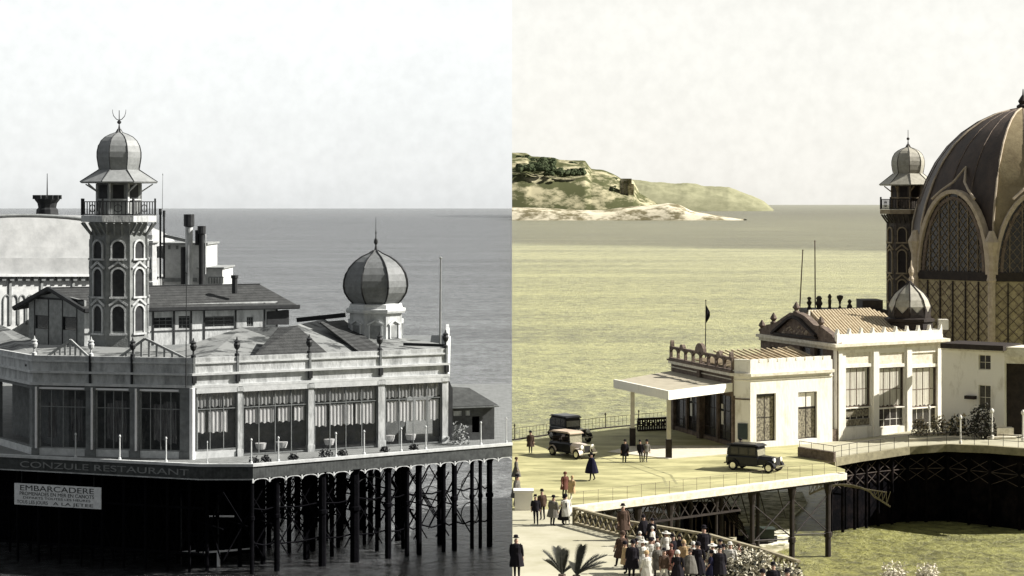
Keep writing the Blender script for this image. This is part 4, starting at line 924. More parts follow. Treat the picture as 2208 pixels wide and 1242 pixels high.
# dark openwork bench-like balustrade behind the canopy posts
ob = Face(PW(1375, 930), PW(1442, 927)); mb = MB()
ob.box(mb, 0, ob.len, PZ+.95, PZ+1.15, -.1, .1); ob.box(mb, 0, ob.len, PZ, PZ+.15, -.1, .1)
for i in range(14): t = ob.len*i/13; ob.box(mb, t-.05, t+.05, PZ+.15, PZ+.95, -.06, .06)
for i in range(6): ring_arch(ob, mb, ob.len*(i+.5)/6, PZ+.6, .2, .2, .08, -.05, .05, n=8, a1=6.28)
tag(rebase(mb.build('stone_balustrade', s_dark)), 'dark openwork balustrade by the sea between the two canopy posts', 'balustrade')

# ================================================================== ENTRANCE PAVILION
E_C = W(1618, 967, PZ); E_R = XY(1795, 195); 
ep = thing('entrance_pavilion', 'single storey cream entrance pavilion with crenellated parapet and flat porch', 'pavilion', tuple(E_C))
g2 = Face(E_C, E_R)                       # lit side
E_L2 = XY(1580, 190.6); g1 = Face(E_L2, E_C)   # narrow shaded chamfer
E_B = XY(1447, 206); gf = Face(E_B, E_L2)    # shaded front under the porch
ez = lambda py: Z(py, E_C.y)
eT, eC0, eC1 = ez(776), ez(812), ez(804)
wins = [(g2.t(1631), g2.t(1673), g2.z(1650, 952), g2.z(1650, 849)), (g2.t(1721), g2.t(1762), g2.z(1740, 946), g2.z(1740, 845))]
mb = MB(); g2.wall(mb, 0, g2.len, PZ, eC0, wins, -.4, 0); g1.box(mb, 0, g1.len, PZ, eC0, -.4, 0); mb.build('wall', s_wall, ep)
mb = MB(); pl = [E_B, E_L2, (E_C.x, E_C.y), E_R]; pl = [Vector(p).to_2d() if len(p) == 3 else Vector(p) for p in pl]
mb.sweep(pl, eC0, eC0+.24, -.3, .28); mb.sweep(pl, eC0-.35, eC0-.27, -.3, .08); mb.build('cornice', s_trim, ep)
mb = MB(); mb.sweep(pl[1:], eC0+.24, eT-.3, -.3, 0); 
n = 9
for i in range(n):
    a = g2.len*i/n; g2.box(mb, a+.0, a+g2.len/n-.16, eT-.3, eT, -.3, 0)
g1.box(mb, 0, g1.len, eT-.3, eT, -.3, 0)
mb.build('parapet', s_wall, ep)
for (a, b, c, d), ar in zip(wins, (0, 1)):
    o = g2.window(ep, a, b, c, d, 2, 2, s_dark, s_glassd, d=-.25, fw=.08, zs=[c+(d-c)*.66] if ar else [c+(d-c)*.5])
    mb = MB(); g2.box(mb, a+.06, b-.06, c+.08, c+(d-c)*(.63 if ar else .93), -.252, -.245); mb.build('etched_screen', s_art, o)
    if ar: mb = MB(); g2.box(mb, a+.06, b-.06, c+(d-c)*.68, d-.08, -.252, -.245); mb.build('blind', s_wall, o)
# tiled roof of the entrance pavilion (low hip)
mid = (g2.pt(g2.len*.4, 0, -6)); 
roofpoly('tiled_roof', [[g2.pt(0, eT-.7, -.3), g2.pt(g2.len, eT-.7, -.3), g2.pt(g2.len-.5, eT+.55, -5), A(1640, 762, 197), A(1600, 766, 195)], [gf.pt(gf.len*.3, eT-.7, -.3), gf.pt(gf.len, eT-.7, -.3), A(1600, 766, 195), A(1560, 768, 200)]], s_tile, ep, th=.1)
mb = MB()
for i in range(14):
    a = g2.pt(g2.len*(i+.5)/14, eT-.62, -.4); b = g2.pt(g2.len*(i+.5)/14-.6, eT+.45, -4.6); mb.beam(a, b, .12, .12)
mb.build('tile_rows', s_tiled, ep)
# rear/base blocks
mb = MB(); g2.box(mb, .4, g2.len, PZ, eC0-.02, -8, -7.6); gf.box(mb, 0, .5, PZ, eC0, -4, 0); mb.build('rear_wall', s_brown, ep)
mb = MB(); gf.box(mb, 0, gf.len, PZ, eC0, -3.4, -3.1); mb.build('inner_wall', s_dark, ep)
# front: dark glazed screen with columns
mb = MB()
for i in range(5): t = gf.len*i/4; gf.box(mb, t-.15, t+.15, PZ, ez(855), -.4, -.05)
gf.box(mb, 0, gf.len, ez(858), eC0-.02, -.4, -.02); gf.box(mb, 0, gf.len, PZ, PZ+.35, -.35, -.1); mb.build('front_frame', s_brown, ep)
for i in range(4):
    a, b = gf.len*i/4+.15, gf.len*(i+1)/4-.15
    gf.window(ep, a, b, PZ+.35, ez(858), 3, 3, s_dark, s_glassd, d=-.3, fw=.07, name='glazed_door', zs=[PZ+1.1, PZ+2.8])
    if i in (1, 3): mb = MB(); gf.box(mb, a+.3, a+.75, PZ+1.6, PZ+2.7, -.27, -.24); gf.box(mb, a+.3, a+.7, PZ+2.9, PZ+3.3, -.27, -.24); mb.build('poster', s_wall, ep)
mb = MB(); t = g1.len*.58; g1.box(mb, t-.42, t+.42, ez(948), ez(914), .02, .12); mb.build('notice_panel', s_board, ep)
mb = MB(); g1.box(mb, 0, g1.len, ez(863), ez(860), 0, .06); g1.box(mb, -.1, .08, PZ, eC0, -.1, .1); mb.build('string_course', s_brown, ep)
# arcaded crest over the front
mb = MB(); gf.box(mb, -.3, gf.len+.1, eC0+.24, eC0+.38, -.4, .3); gf.box(mb, -.2, gf.len, eC0+.38, eC0+.5, -.3, .15)
n = 8
for i in range(n+1): t = gf.len*i/n; gf.box(mb, t-.09, t+.09, eC0+.5, eT+.12, -.12, .12)
for i in range(n): ring_arch(gf, mb, gf.len*(i+.5)/n, eT-.30, gf.len/n/2-.12, .22, .14, -.1, .1, n=6)
gf.box(mb, 0, gf.len, eT+.02, eT+.14, -.12, .12)
for g, w, h in ((.5, 1.9, .75), (.02, .3, .55), (.98, .3, .5), (.2, .8, .35), (.8, .8, .35)): gf.poly(mb, [(gf.len*g+w/2*math.cos(a), eT+.12+h*math.sin(a)) for a in [math.pi*k/8 for k in range(9)]], -.15, .15)
mb.build('crest', s_brown, ep)
# porch slab and posts
u0, u1 = Z(862, W(1442, 988, PZ).y), Z(846, W(1442, 988, PZ).y)
n0 = W(1442, 862, u0).to_2d(); n1 = W(1325, 836, u0).to_2d(); n2 = Vector((gf.pt(gf.len, 0, .1).x, gf.pt(gf.len, 0, .1).y)); n3 = Vector((gf.pt(0, 0, .1).x, gf.pt(0, 0, .1).y))
porch = [n0, n2, n3, n1]
mb = MB(); mb.prism(porch, u0+.08, u1); mb.build('porch_roof', mat('porch_felt', (.40, .36, .27), (.30, .27, .2), scale=1), ep)
mb = MB(); mb.sweep([n1, n0, n2], u0, u1+.12, -.12, .1); mb.build('porch_fascia', s_wall, ep)
pa = W(1442, 988, PZ); pb_ = W(1364, 962, PZ)
for q, r in ((pa, .2), (pb_, .2)):
    mb = MB(); mb.box(q.x-r*.8, q.x+r*.8, q.y-r, q.y+r, PZ, u0+.02); mb.build('porch_post', s_pave, ep)
    mb = MB(); mb.box(q.x-r*1.2, q.x+r*1.2, q.y-r*1.2, q.y+r*1.2, PZ, PZ+1.5); mb.build('post_base', s_dark, ep)
# flag pole with drooping flag behind the crest
fgp = thing('flagpole', 'thin flagpole with a drooping dark flag above the entrance pavilion', 'flagpole', tuple(A(1521, 762, 201)))
a, b = A(1521, 775, 201), A(1522, 650, 201); mb = MB(); mb.tube([a, b], [.05, .03], 6); mb.lathe((b.x, b.y), [(.01, b.z), (.07, b.z+.08), (.01, b.z+.16)], 6); mb.build('pole', s_dark, fgp)
mb = MB(); vs = []; ys = [658, 665, 673, 680, 688, 696]; ws = [1, 5, 9, 9, 6, 1]
for y, w in zip(ys, ws):
    for k in range(4): q = A(1522+w*k/3, y, 201); vs.append((q.x, q.y+.08*math.sin(k*2+y*.2), q.z))
mb.add(vs, [(j*4+i, j*4+i+1, (j+1)*4+i+1, (j+1)*4+i) for j in range(5) for i in range(3)])
vs2 = [Vector(v)+Vector((0, .03, 0)) for v in vs]; mb.add(vs2, [(j*4+i, (j+1)*4+i, (j+1)*4+i+1, j*4+i+1) for j in range(5) for i in range(3)]); mb.build('flag', k_black, fgp)

# ================================================================== TALL CREAM PAVILION
T_C = W(1805, 951, PZ); T_R = W(2033, 931, PZ); T_L = XY(1640, 211)
tp_ = thing('banqueting_pavilion', 'tall cream pavilion with pedimented end and ochre tiled roof beside the big dome', 'pavilion', tuple(T_C))
t2 = Face(T_C, T_R); t1_ = Face(T_L, T_C); tz = lambda py: Z(py, T_C.y)
tCo = tz(748); tTop = tz(722)
b1 = []
for (a, b, m_) in ((1824, 1879, 1), (1896, 1951, 0), (1967, 2022, 0)):
    ta, tb_ = t2.t(a), t2.t(b); zc = lambda py: t2.z((a+b)/2, py)
    b1.append((ta, tb_, zc(920 if a < 1960 else 935), zc(880-0)))
    b1.append((ta, tb_, zc(878), zc(792)))
    b1.append((ta, tb_, zc(785), zc(760)))
mb = MB(); t2.wall(mb, 0, t2.len, PZ, tCo, b1, -.45, 0); mb.build('wall', s_wall, tp_)
mb = MB()
for i in range(0, 9, 3):
    a, b, c, d = b1[i+2]; t2.box(mb, a, b, c, d, -.4, -.12)
mb.build('blank_panel', s_trim, tp_)
for i in range(0, 9, 3):
    a, b, c, d = b1[i+1]; o = t2.window(tp_, a, b, c, d, 4, 2, s_brown, s_glassd, d=-.28, fw=.09, zs=[c+(d-c)*.45]); t2.curtain(o, a+.1, b-.28, c+.15, d-.1, s_shade, -.274, amp=.008, name='blind')
    a, b, c, d = b1[i]; o = t2.window(tp_, a, b, c, d, 4, 2, s_wall, s_glassd, d=-.28, fw=.06, zs=[c+(d-c)*.4])
    if i == 0: mb = MB(); t2.box(mb, a+.1, b-.1, c+.1, c+.65, -.2, -.17); t2.box(mb, a+.15, b-.2, c+.85, d-.15, -.2, -.18); mb.build('etched_screen', s_art, o)
mb = MB()
for px in (1808, 1886, 1958, 2024): t = t2.t(px); t2.box(mb, t-.05 if px < 1810 else t-.2, t+.36, PZ+.0, tCo-.3, 0, .12)
mb.build('pilaster', s_wall, tp_)
pl = [T_L, (T_C.x, T_C.y), (T_R.x, T_R.y)]; pl = [Vector(p).to_2d() if len(p) == 3 else Vector(p) for p in pl]
bk_ = Vector((pl[2].x-5, pl[2].y+12)); pl4 = pl+[bk_]
mb = MB(); mb.sweep(pl4, tCo, tCo+.26, -.3, .5); mb.sweep(pl4, tCo-.3, tCo-.02, -.3, .2); mb.build('cornice', s_trim, tp_)
mb = MB(); mb.sweep(pl4[1:], tCo+.26, tTop, -.3, .0)
n = 9
for i in range(n+1):
    t = t2.len*(i+.12)/(n+.25)
    t2.poly(mb, [(t-.22, tTop), (t+.22, tTop), (t+.10, tTop+.2), (t+.04, tTop+.48), (t-.04, tTop+.48), (t-.10, tTop+.2)], -.3, 0)
mb.box(T_R.x-.3, T_R.x+.5, T_R.y, T_R.y+.7, tTop, tTop+.9); mb.build('parapet', s_wall, tp_)
# pediment end, its shade put into the brown colour
mb = MB(); wz = t1_; n1z = lambda px, py: t1_.z(px, py)
holes = [(t1_.t(a), t1_.t(b), n1z(a, 772), n1z(a, 747)) for a, b in ((1661, 1678), (1689, 1712), (1724, 1747), (1756, 1774))]
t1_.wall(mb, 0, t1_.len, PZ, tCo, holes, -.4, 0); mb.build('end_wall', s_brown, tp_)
mb = MB()
for a, b, c, d in holes: t1_.box(mb, a, b, c, d, -.35, -.3)
mb.build('clerestory_pane', s_glassd, tp_)
mb = MB(); px_ = [(1640, 712), (1655, 700), (1672, 697), (1690, 684), (1705, 674), (1722, 674), (1738, 682), (1756, 700), (1775, 706), (1782, 712), (1796, 722)]
outline = [(t1_.t(x), t1_.z(x, y)) for x, y in px_]
outline = [(t1_.len, tCo+.26), (0, tCo+.26)] + [(max(0, t), z) for t, z in outline][0:]
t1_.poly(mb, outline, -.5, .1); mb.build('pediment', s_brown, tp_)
mb = MB()
pm = [(1672, 716), (1690, 700), (1706, 686), (1716, 683), (1728, 688), (1745, 705), (1764, 724)]
for (a, b), (c, d) in zip(pm, pm[1:]): mb.beam(t1_.pt(t1_.t(a), t1_.z(a, b), .25), t1_.pt(t1_.t(c), t1_.z(c, d), .25), .35, .22)
mb.beam(t1_.pt(t1_.t(1668), t1_.z(1668, 718), .2), t1_.pt(t1_.t(1766), t1_.z(1766, 729), .2), .3, .2)
mb.build('pediment_moulding', s_dark, tp_)
mb = MB(); rr = random.Random(5)
for k in range(26):
    px = rr.uniform(1690, 1745); py = 722-rr.uniform(2, 26)*(1-abs(px-1717)/34); q = t1_.pt(t1_.t(px), t1_.z(px, py), .12); mb.lathe((q.x, q.y), [(.02, q.z-.1), (rr.uniform(.07, .16), q.z), (.02, q.z+.13)], 6)
mb.build('carved_relief', s_rib, tp_)
for px, py in ((1666, 697), (1715, 674), (1768, 706), (1640, 712)):
    mb = MB(); q = t1_.pt(max(.1, t1_.t(px)), t1_.z(px, py), -.1); mb.lathe((q.x, q.y), [(.3, q.z-.1), (.3, q.z+.1), (.14, q.z+.2), (.34, q.z+.45), (.2, q.z+.7), (.04, q.z+.95)], 8); mb.build('pediment_urn', s_brown, tp_)
# roof
e0 = t2.pt(.2, tCo+.5, -.35); e1 = t2.pt(t2.len-.3, tCo+.5, -.35); r0 = A(1745, 671, 206); r1 = A(1872, 671, 211); bk0 = Vector((r0.x-3, r0.y+5, tCo+.4)); bk1 = Vector((e1.x-3, e1.y+12, tCo+.4)); e00 = t1_.pt(t1_.len*.6, tCo+.9, -.4)
roofpoly('tiled_roof', [[e0, e1, r1, r0, e00], [e1, bk1, r1], [r0, r1, bk1, bk0]], s_tile, tp_, th=.12)
mb = MB(); n = 34
for i in range(n):
    a = e0.lerp(e1, (i+.5)/n); dirv = (r0-e0); hh = (r0.z-e0.z)
    top = a+dirv  # rows run parallel to the left verge
    # clip on the hip line e1-r1
    g = 1.0
    for k in range(30):
        g = 1-k/30
        P = a+dirv*g
        # along-roof coordinate of the hip at this height
        hp = e1.lerp(r1, g)
        if (P-hp).dot((e1-e0).normalized()) < 0: break
    if g > .05: mb.beam(a+Vector((0, 0, .05)), a+dirv*g+Vector((0, 0, .05)), .16, .13)
mb.build('tile_rows', s_tiled, tp_)
mb = MB(); mb.tube([e1+Vector((0, 0, .1)), r1, r0, e00+Vector((0, 0, .1))], .13, 6); mb.build('ridge_tiles', s_trim, tp_)
mb = MB(); t2.box(mb, t2.len, t2.len+.15, PZ, tCo-.5, -.3, -.1); mb.tube([t2.pt(t2.len-.1, tCo-.8, .15), t2.pt(t2.len-.1, PZ+.2, .15)], .07, 6); mb.build('drainpipe', s_dark, tp_)
mb = MB(); t1_.box(mb, t1_.len-.9, t1_.len+.02, PZ, PZ+1.0, 0, .5); mb.build('plinth', s_brown, tp_)

# people-like statues / urns on the far parapet, dark
sl_ = [('dark standing statue on the roofline, leftmost of five above the tiled ridge', 1745), ('broad dark statue, second from left above the tiled ridge', 1766), ('tallest slim dark statue at the middle of the row above the tiled ridge', 1789), ('dark goblet shaped statue, fourth above the tiled ridge', 1811), ('short dark statue nearest the minaret above the tiled ridge', 1832)]
rt = thing('rear_terrace', 'dark low rear roof terrace between the tiled ridge and the brown minaret', 'roof terrace', tuple(A(1830, 672, 225)))
a, b = A(1740, 674, 225), A(1915, 674, 225); mb = MB(); mb.box(a.x, b.x, a.y, a.y+5, 4, Z(669, a.y)); q0 = A(1862, 648, 225); q1 = A(1906, 674, 225); mb.box(q0.x, q1.x, a.y+.5, a.y+4, Z(672, a.y), Z(648, a.y)); mb.build('wall', s_dark, rt)
for i, (lb, px) in enumerate(sl_):
    S = YS(226)/F; c = ((px-CX)*S, YS(226)); z = lambda y: Z(y, YS(226)); top = (640, 638, 634, 636, 645)[i]
    prof = {0: [(5, 669), (5, 664), (2.5, 660), (6, 652), (2.5, 648), (5, 643), (2, 640)], 1: [(6, 669), (5, 660), (8, 655), (5, 647), (7, 643), (3, 638)], 2: [(5, 669), (3, 660), (4, 648), (3, 645), (4.5, 640), (2, 634)], 3: [(5, 669), (4, 664), (1.5, 658), (3, 650), (7, 642), (7, 638), (1, 636)], 4: [(6, 669), (6, 660), (2.5, 655), (5, 650), (1, 645)]}[i]
    mb = MB(); mb.lathe(c, [(r*S, z(y)) for r, y in prof], 9, sy=.7); q = tag(rebase(mb.build('roof_statue', s_dark)), lb, 'statue', 'row of dark roof statues')
# two crossing masts in the distance
for (xa, ya, xb, yb, lb) in ((1724, 672, 1731, 540, 'left of two tall thin masts leaning together on the sea'), (1758, 672, 1757, 520, 'right of two tall thin masts leaning together on the sea')):
    mb = MB(); mb.tube([A(xa, ya, 232), A(xb, yb, 232)], [.07, .05], 6); m_ = mat('pinkish_mast', (.16, .10, .08)); mb.lathe((A(xb, yb, 232).x, A(xb, yb, 232).y), [(.02, Z(yb+1, YS(232))), (.1, Z(yb, YS(232))), (.02, Z(yb-2, YS(232)))], 6); tag(rebase(mb.build('mast', m_)), lb, 'mast', 'pair of masts behind the tiled roof')

# ================================================================== BROWN MINARET
u4 = 246; c4 = ((1958-CX)*YS(u4)/F, YS(u4))
# pixel rows of the grey minaret mapped onto the brown one: eave 392->398, dome top 290->322, balcony 465->463, base 770->690
def zm(y):
    P = [(235, 278), (262, 298), (290, 321), (367, 375), (392, 398), (465, 452), (505, 480), (770, 694)]
    for (a, b), (c_, d) in zip(P, P[1:]):
        if y <= c_: return Z(b+(d-b)*(y-a)/(c_-a), YS(u4))
    return Z(P[-1][1], YS(u4))
S4 = YS(u4)/F*.70
minaret(c4, None, zm, 0, 'brown octagonal minaret with pale bulb dome left of the big dome', (s_minar, mat('ochre_minaret_trim', (.36, .29, .19), (.22, .17, .11), scale=2), s_dark, s_grey, s_dark), S4, trident=False, ph=R(-96))

# small pale onion dome in front
S5 = YS(206)/F; c5 = ((1961-CX)*S5, YS(206)); z5 = lambda y: Z(y, YS(206))
sd = thing('small_onion_dome', 'small pale pointed onion dome nestled between the tiled roof and the big dome', 'dome', (c5[0], c5[1], z5(740)))
mb = MB(); mb.lathe(c5, [(50*S5, z5(745)), (50*S5, z5(694)), (54*S5, z5(692)), (54*S5, z5(686)), (44*S5, z5(684))], 8, R(-112)); mb.build('drum', s_dark, sd)
op5 = [(38, 684), (44, 672), (45, 660), (40, 646), (30, 632), (18, 622), (8, 614), (2, 606)]
mb = MB(); mb.lathe(c5, [(r*S5, z5(y)) for r, y in op5], 8, R(-100)); mb.build('dome', s_grey, sd)
for k in range(8):
    a = R(-100)+k*math.pi/4; mb = MB(); mb.tube([(c5[0]+r*S5*1.01*math.cos(a), c5[1]+r*S5*1.01*math.sin(a), z5(y)) for r, y in op5], 1.6*S5, 5); mb.build('rib', s_dark, sd)
    fc = Face((c5[0]+44.5*S5*math.cos(a), c5[1]+44.5*S5*math.sin(a)), (c5[0]+44.5*S5*math.cos(a+math.pi/4), c5[1]+44.5*S5*math.sin(a+math.pi/4)))
    if fc.n.y < .2: mb = MB(); mb.add([fc.pt(0, z5(684), .02), fc.pt(fc.len, z5(684), .02), fc.pt(fc.len*.92, z5(660), .06), fc.pt(fc.len*.5, z5(675), .06), fc.pt(fc.len*.08, z5(660), .06)], [(0, 1, 2, 3, 4)]); mb.build('petal', s_dark, sd)
mb = MB(); c6 = ((1969-CX)*S5, YS(207)); mb.lathe(c6, [(4*S5, z5(614)), (6*S5, z5(602)), (3*S5, z5(596)), (6*S5, z5(588)), (6*S5, z5(582)), (2*S5, z5(574)), (1*S5, z5(562))], 8); mb.build('corner_pinnacle', s_rib, sd)

# ================================================================== BIG DOME
u6 = 222; S6 = YS(u6)/F; yc = YS(u6)+10.5; S6 = yc/F
c6 = ((2206-CX)*S6, yc); z6 = lambda y: Z(y, yc); zf6 = lambda y: Z(y, yc-9)
bd = thing('great_dome', 'huge dark ribbed casino dome with arched lattice windows cut by the right edge', 'dome', (c6[0], c6[1], PZ))
ph6 = R(-118.7)
dp6 = [(247, 600), (246, 540), (241, 480), (231, 440), (212, 390), (191, 350), (165, 315), (133, 285), (98, 262), (60, 245), (28, 237), (12, 234)]
segs = []
for k in range(8):
    a, b = ph6+k*math.pi/4, ph6+(k+1)*math.pi/4; mb = MB(); nn = 4; vs = []
    for r, y in dp6:
        for j in range(nn+1):
            g = j/nn; x = math.cos(a)*(1-g)+math.cos(b)*g; y_ = math.sin(a)*(1-g)+math.sin(b)*g; bul = 1+.05*math.sin(g*math.pi)*min(1, max(0, (470-y)/100))
            vs.append((c6[0]+r*S6*x*bul, c6[1]+r*S6*y_*bul, z6(y)))
    fs = [(i*(nn+1)+j, i*(nn+1)+j+1, (i+1)*(nn+1)+j+1, (i+1)*(nn+1)+j) for i in range(len(dp6)-1) for j in range(nn)]
    mb.add(vs, fs); mb.build('dome_sector', s_dome_lit if k in (0, 1) else s_dome, bd, smooth=True)
    mb = MB(); mb.tube([(c6[0]+r*S6*1.01*math.cos(a), c6[1]+r*S6*1.01*math.sin(a), z6(y)) for r, y in dp6[1:]], 2.2*S6, 6); mb.build('rib', s_rib, bd)
    for g in ((.33, .66) if k not in (9,) else ()):
        th = a+(b-a)*g; kk = math.cos(math.pi/8)/math.cos(abs(g-.5)*math.pi/4)*(1+.05*math.sin(g*math.pi))
        mb = MB(); mb.tube([(c6[0]+r*S6*kk*math.cos(th), c6[1]+r*S6*kk*math.sin(th), z6(y)) for r, y in dp6[3:]], 1.1*S6, 5); mb.build('seam', s_brown, bd)
mb = MB(); mb.lathe(c6, [(14*S6, z6(240)), (14*S6, z6(228)), (8*S6, z6(224)), (11*S6, z6(218)), (6*S6, z6(210)), (2*S6, z6(204)), (1*S6, z6(192))], 10); mb.build('finial', s_dark, bd)
for k in range(8):
    a, b = ph6+k*math.pi/4, ph6+(k+1)*math.pi/4; RR = 257*S6
    fc = Face((c6[0]+RR*math.cos(a), c6[1]+RR*math.sin(a)), (c6[0]+RR*math.cos(b), c6[1]+RR*math.sin(b)))
    if fc.n.y > -.3:
        mb = MB(); fi = Face((c6[0]+RR*.94*math.cos(a), c6[1]+RR*.94*math.sin(a)), (c6[0]+RR*.94*math.cos(b), c6[1]+RR*.94*math.sin(b))); fi.box(mb, 0, fi.len, PZ, z6(590), -.5, 0); mb.build('drum_wall', s_brown, bd); continue
    cx = fc.len/2; zs = z6(584); zt = z6(418); rz = zt-zs; rx = fc.len/2-.55
    # backing wall of the drum and arched window
    mb = MB(); fc.box(mb, 0, fc.len, PZ, zs, -.5, -.05); mb.build('drum_wall', s_lat, bd)
    pts = [(cx-rx, zs)]+[(cx+rx*math.cos(math.pi*i/16), zs+rz*math.sin(math.pi*i/16)) for i in range(16, -1, -1)]
    mb = MB(); fc.poly(mb, pts[1:], -2.0, -.15); ow = mb.build('arched_window', s_glassd, bd)
    mb = MB()
    for i in range(1, 7):
        t = cx-rx+2*rx*i/7; hh = rz*math.sqrt(max(0, 1-((t-cx)/rx)**2)); fc.box(mb, t-.05, t+.05, zs, zs+hh, -.14, -.02)
    nu, nv = 22, 18; cw, ch_ = 2*rx/nu, rz/nv
    for i in range(nu):
        for j in range(nv):
            ta, tb2, za_, zb_ = cx-rx+cw*i, cx-rx+cw*(i+1), zs+ch_*j, zs+ch_*(j+1)
            if (((ta+tb2)/2-cx)/rx)**2+((zb_-zs)/rz)**2 > .97: continue
            if (i+j) % 2: mb.beam(fc.pt(ta, za_, -.1), fc.pt(tb2, zb_, -.1), .07, .05)
            else: mb.beam(fc.pt(tb2, za_, -.1), fc.pt(ta, zb_, -.1), .07, .05)
    mb.build('window_lattice', mat('brass_lattice', (.22, .175, .12), (.10, .08, .055), scale=1.5), ow)
    mb = MB(); ring_arch(fc, mb, cx, zs, rx, rz, .38, -.6, .25, n=22); mb.build('arch_rib', s_rib, bd)
    mb = MB(); ring_arch(fc, mb, cx, zs, rx-.55, rz-.6, .3, -.3, .0, n=22); mb.build('inner_arch', s_brown, bd)
    # ogee tip over the arch
    mb = MB(); mb.tube([fc.pt(cx-2.6, zt-.55, .0), fc.pt(cx-1.6, zt+.35, -.3), fc.pt(cx-.7, zt+1.1, -.9), fc.pt(cx, zt+2.6, -2.0), fc.pt(cx+.7, zt+1.1, -.9), fc.pt(cx+1.6, zt+.35, -.3), fc.pt(cx+2.6, zt-.55, .0)], .13, 6); mb.build('ogee_moulding', s_rib, bd)
    # corner column
    q = fc.pt(0, 0, .05); mb = MB(); mb.lathe((q.x, q.y), [(.38, z6(745)), (.38, z6(600)), (.5, z6(596)), (.42, z6(590)), (.42, z6(545)), (.6, z6(530)), (.75, z6(518)), (.5, z6(508)), (.25, z6(495))], 8)
    for i in range(6): a2 = i; mb.lathe((q.x+.4*math.cos(a2), q.y+.4*math.sin(a2)), [(.02, z6(538)), (.2, z6(530)), (.02, z6(520))], 6)
    mb.build('corner_column', s_rib, bd)
    # dark belt, lattice below
    mb = MB(); fc.box(mb, .3, fc.len-.3, z6(598), z6(580), -.1, .12); mb.build('belt', s_dark, bd)
    mb = MB()
    for i in range(7):
        t = fc.len*i/6; fc.box(mb, t-.05, t+.05, z6(745), z6(600), -.05, .10)
    mb.build('mullion', s_dark, bd)
    mb = MB(); st = fc.len/18; zr0, zr1 = z6(735), z6(602); nr_ = int((zr1-zr0)/st)
    for i in range(18):
        for j in range(nr_):
            za_ = zr0+(zr1-zr0)*j/nr_; zb_ = zr0+(zr1-zr0)*(j+1)/nr_
            if (i+j) % 2: mb.beam(fc.pt(st*i, za_, .0), fc.pt(st*(i+1), zb_, .0), .045, .05)
            else: mb.beam(fc.pt(st*(i+1), za_, .0), fc.pt(st*i, zb_, .0), .045, .05)
    mb.build('drum_lattice', s_brown, bd)
# ------------------------------------------------------------------ low cream annexe under the dome
X0 = W(2033, 931, PZ); af = Face(XY(2030, 199), XY(2166, 195)); az = lambda py: Z(py, YS(197))
an = thing('cream_annexe', 'low cream annexe with dark canopy roof under the big dome', 'building', (af.p.x, af.p.y, PZ))
hA = [(af.t(2110), af.t(2136), az(796), az(764)), (af.t(2110), af.t(2136), az(882), az(829))]
mb = MB(); af.wall(mb, 0, af.len, PZ, az(752), hA, -.4, 0); mb.build('wall', s_wall, an)
for h_ in hA: af.window(an, *h_, 2, 2, s_trim, s_glassd, d=-.2, fw=.06)
af2 = Face(XY(2166, 195), XY(2300, 193)); mb = MB(); af2.wall(mb, 0, af2.len, PZ, az(752), [(.0, af2.t(2250), PZ+.6, az(780))], -.4, 0); mb.build('portal_wall', s_trim, an)
mb = MB(); af2.box(mb, .05, af2.t(2250), PZ+.2, az(781), -1.4, -1.2); mb.build('portal_door', s_dark, an)
mb = MB(); af.box(mb, .3, af.t(2172), az(752), az(741), -3, .9); mb.build('canopy_roof', s_dark, an)
mb = MB(); af.box(mb, .1, af.len, az(757), az(752.2), -.4, .3); af2.box(mb, 0, af2.len, az(766), az(745), -3, .25); mb.build('cornice', s_trim, an)
mb = MB(); af.box(mb, af.t(2084), af.t(2106), az(860), az(853), 0, .5); mb.build('window_hood', s_dark, an)

# ================================================================== CASINO TERRACE PLATFORM
def TZ(px): return PZ+.6*max(0, min(1, (px-1880)/280))
TP = [W(px, py, TZ(px)) for px, py in ((1722, 978), (1800, 990), (1850, 981), (1900, 974), (1960, 965), (2040, 959), (2130, 962), (2260, 972))]
TPf = [p.to_2d() for p in TP]
def slope_up(mb):       # the terrace climbs gently towards the right
    for v in mb.v:
        if v.z > PZ-1.2: v.z += TZ(CX+v.x/v.y*F)-PZ
    return mb
tpl = thing('casino_terrace', 'black iron-framed casino terrace platform with pale edge above the olive water', 'terrace', (TP[3].x, TP[3].y, 0))
poly = TPf+[Vector((TP[-1].x+2, YS(240))), Vector((TP[0].x+3, YS(240)))]
mb = MB(); mb.prism(poly, PZ-.3, PZ-.01); slope_up(mb).build('deck', s_walk, tpl)
mb = MB(); mb.sweep(TPf, PZ-.55, PZ+.06, -.3, .12); slope_up(mb).build('edge_beam', mat('olive_stone_edge', (.30, .27, .17), (.18, .16, .10), scale=2), tpl)
mb = MB(); mb.sweep([TPf[1]+Vector((.6, 1.4))]+TPf[2:], -1, PZ-.5, -1.2, -.8); slope_up(mb).build('shade_wall', s_black, tpl)  # near-black wall added to stand in for the shade below the terrace
# lattice of piles and rods in front of the wall
rr = random.Random(12); rods = mat('rusty_rods', (.10, .075, .06), (.02, .016, .014), scale=1.5)
ii = 0
for a, b in zip(TPf[1:], TPf[2:]):
    fc = Face(a, b); n = max(2, int(fc.len/2.0))
    for i in range(n):
        q = fc.pt(fc.len*i/n, 0, -.35); mb = MB(); mb.lathe((q.x, q.y), [(.13, -1), (.13, 4.8), (.25, PZ-.5)], 7); mb.build('pile', s_black, tpl)
mb = MB()
for a, b in zip(TPf[1:], TPf[2:]):
    fc = Face(a, b); n = max(2, int(fc.len/2.0))
    for i in range(n):
        t0, t1 = fc.len*i/n, fc.len*(i+1)/n
        for z0, z1_ in ((4.4, 5.4), (3.4, 4.4)): mb.beam(fc.pt(t0, z0, -.4), fc.pt(t1, z1_, -.4), .05); mb.beam(fc.pt(t0, z1_, -.4), fc.pt(t1, z0, -.4), .05)
        mb.beam(fc.pt(t0, 4.4, -.35), fc.pt(t1, 4.4, -.35), .07)
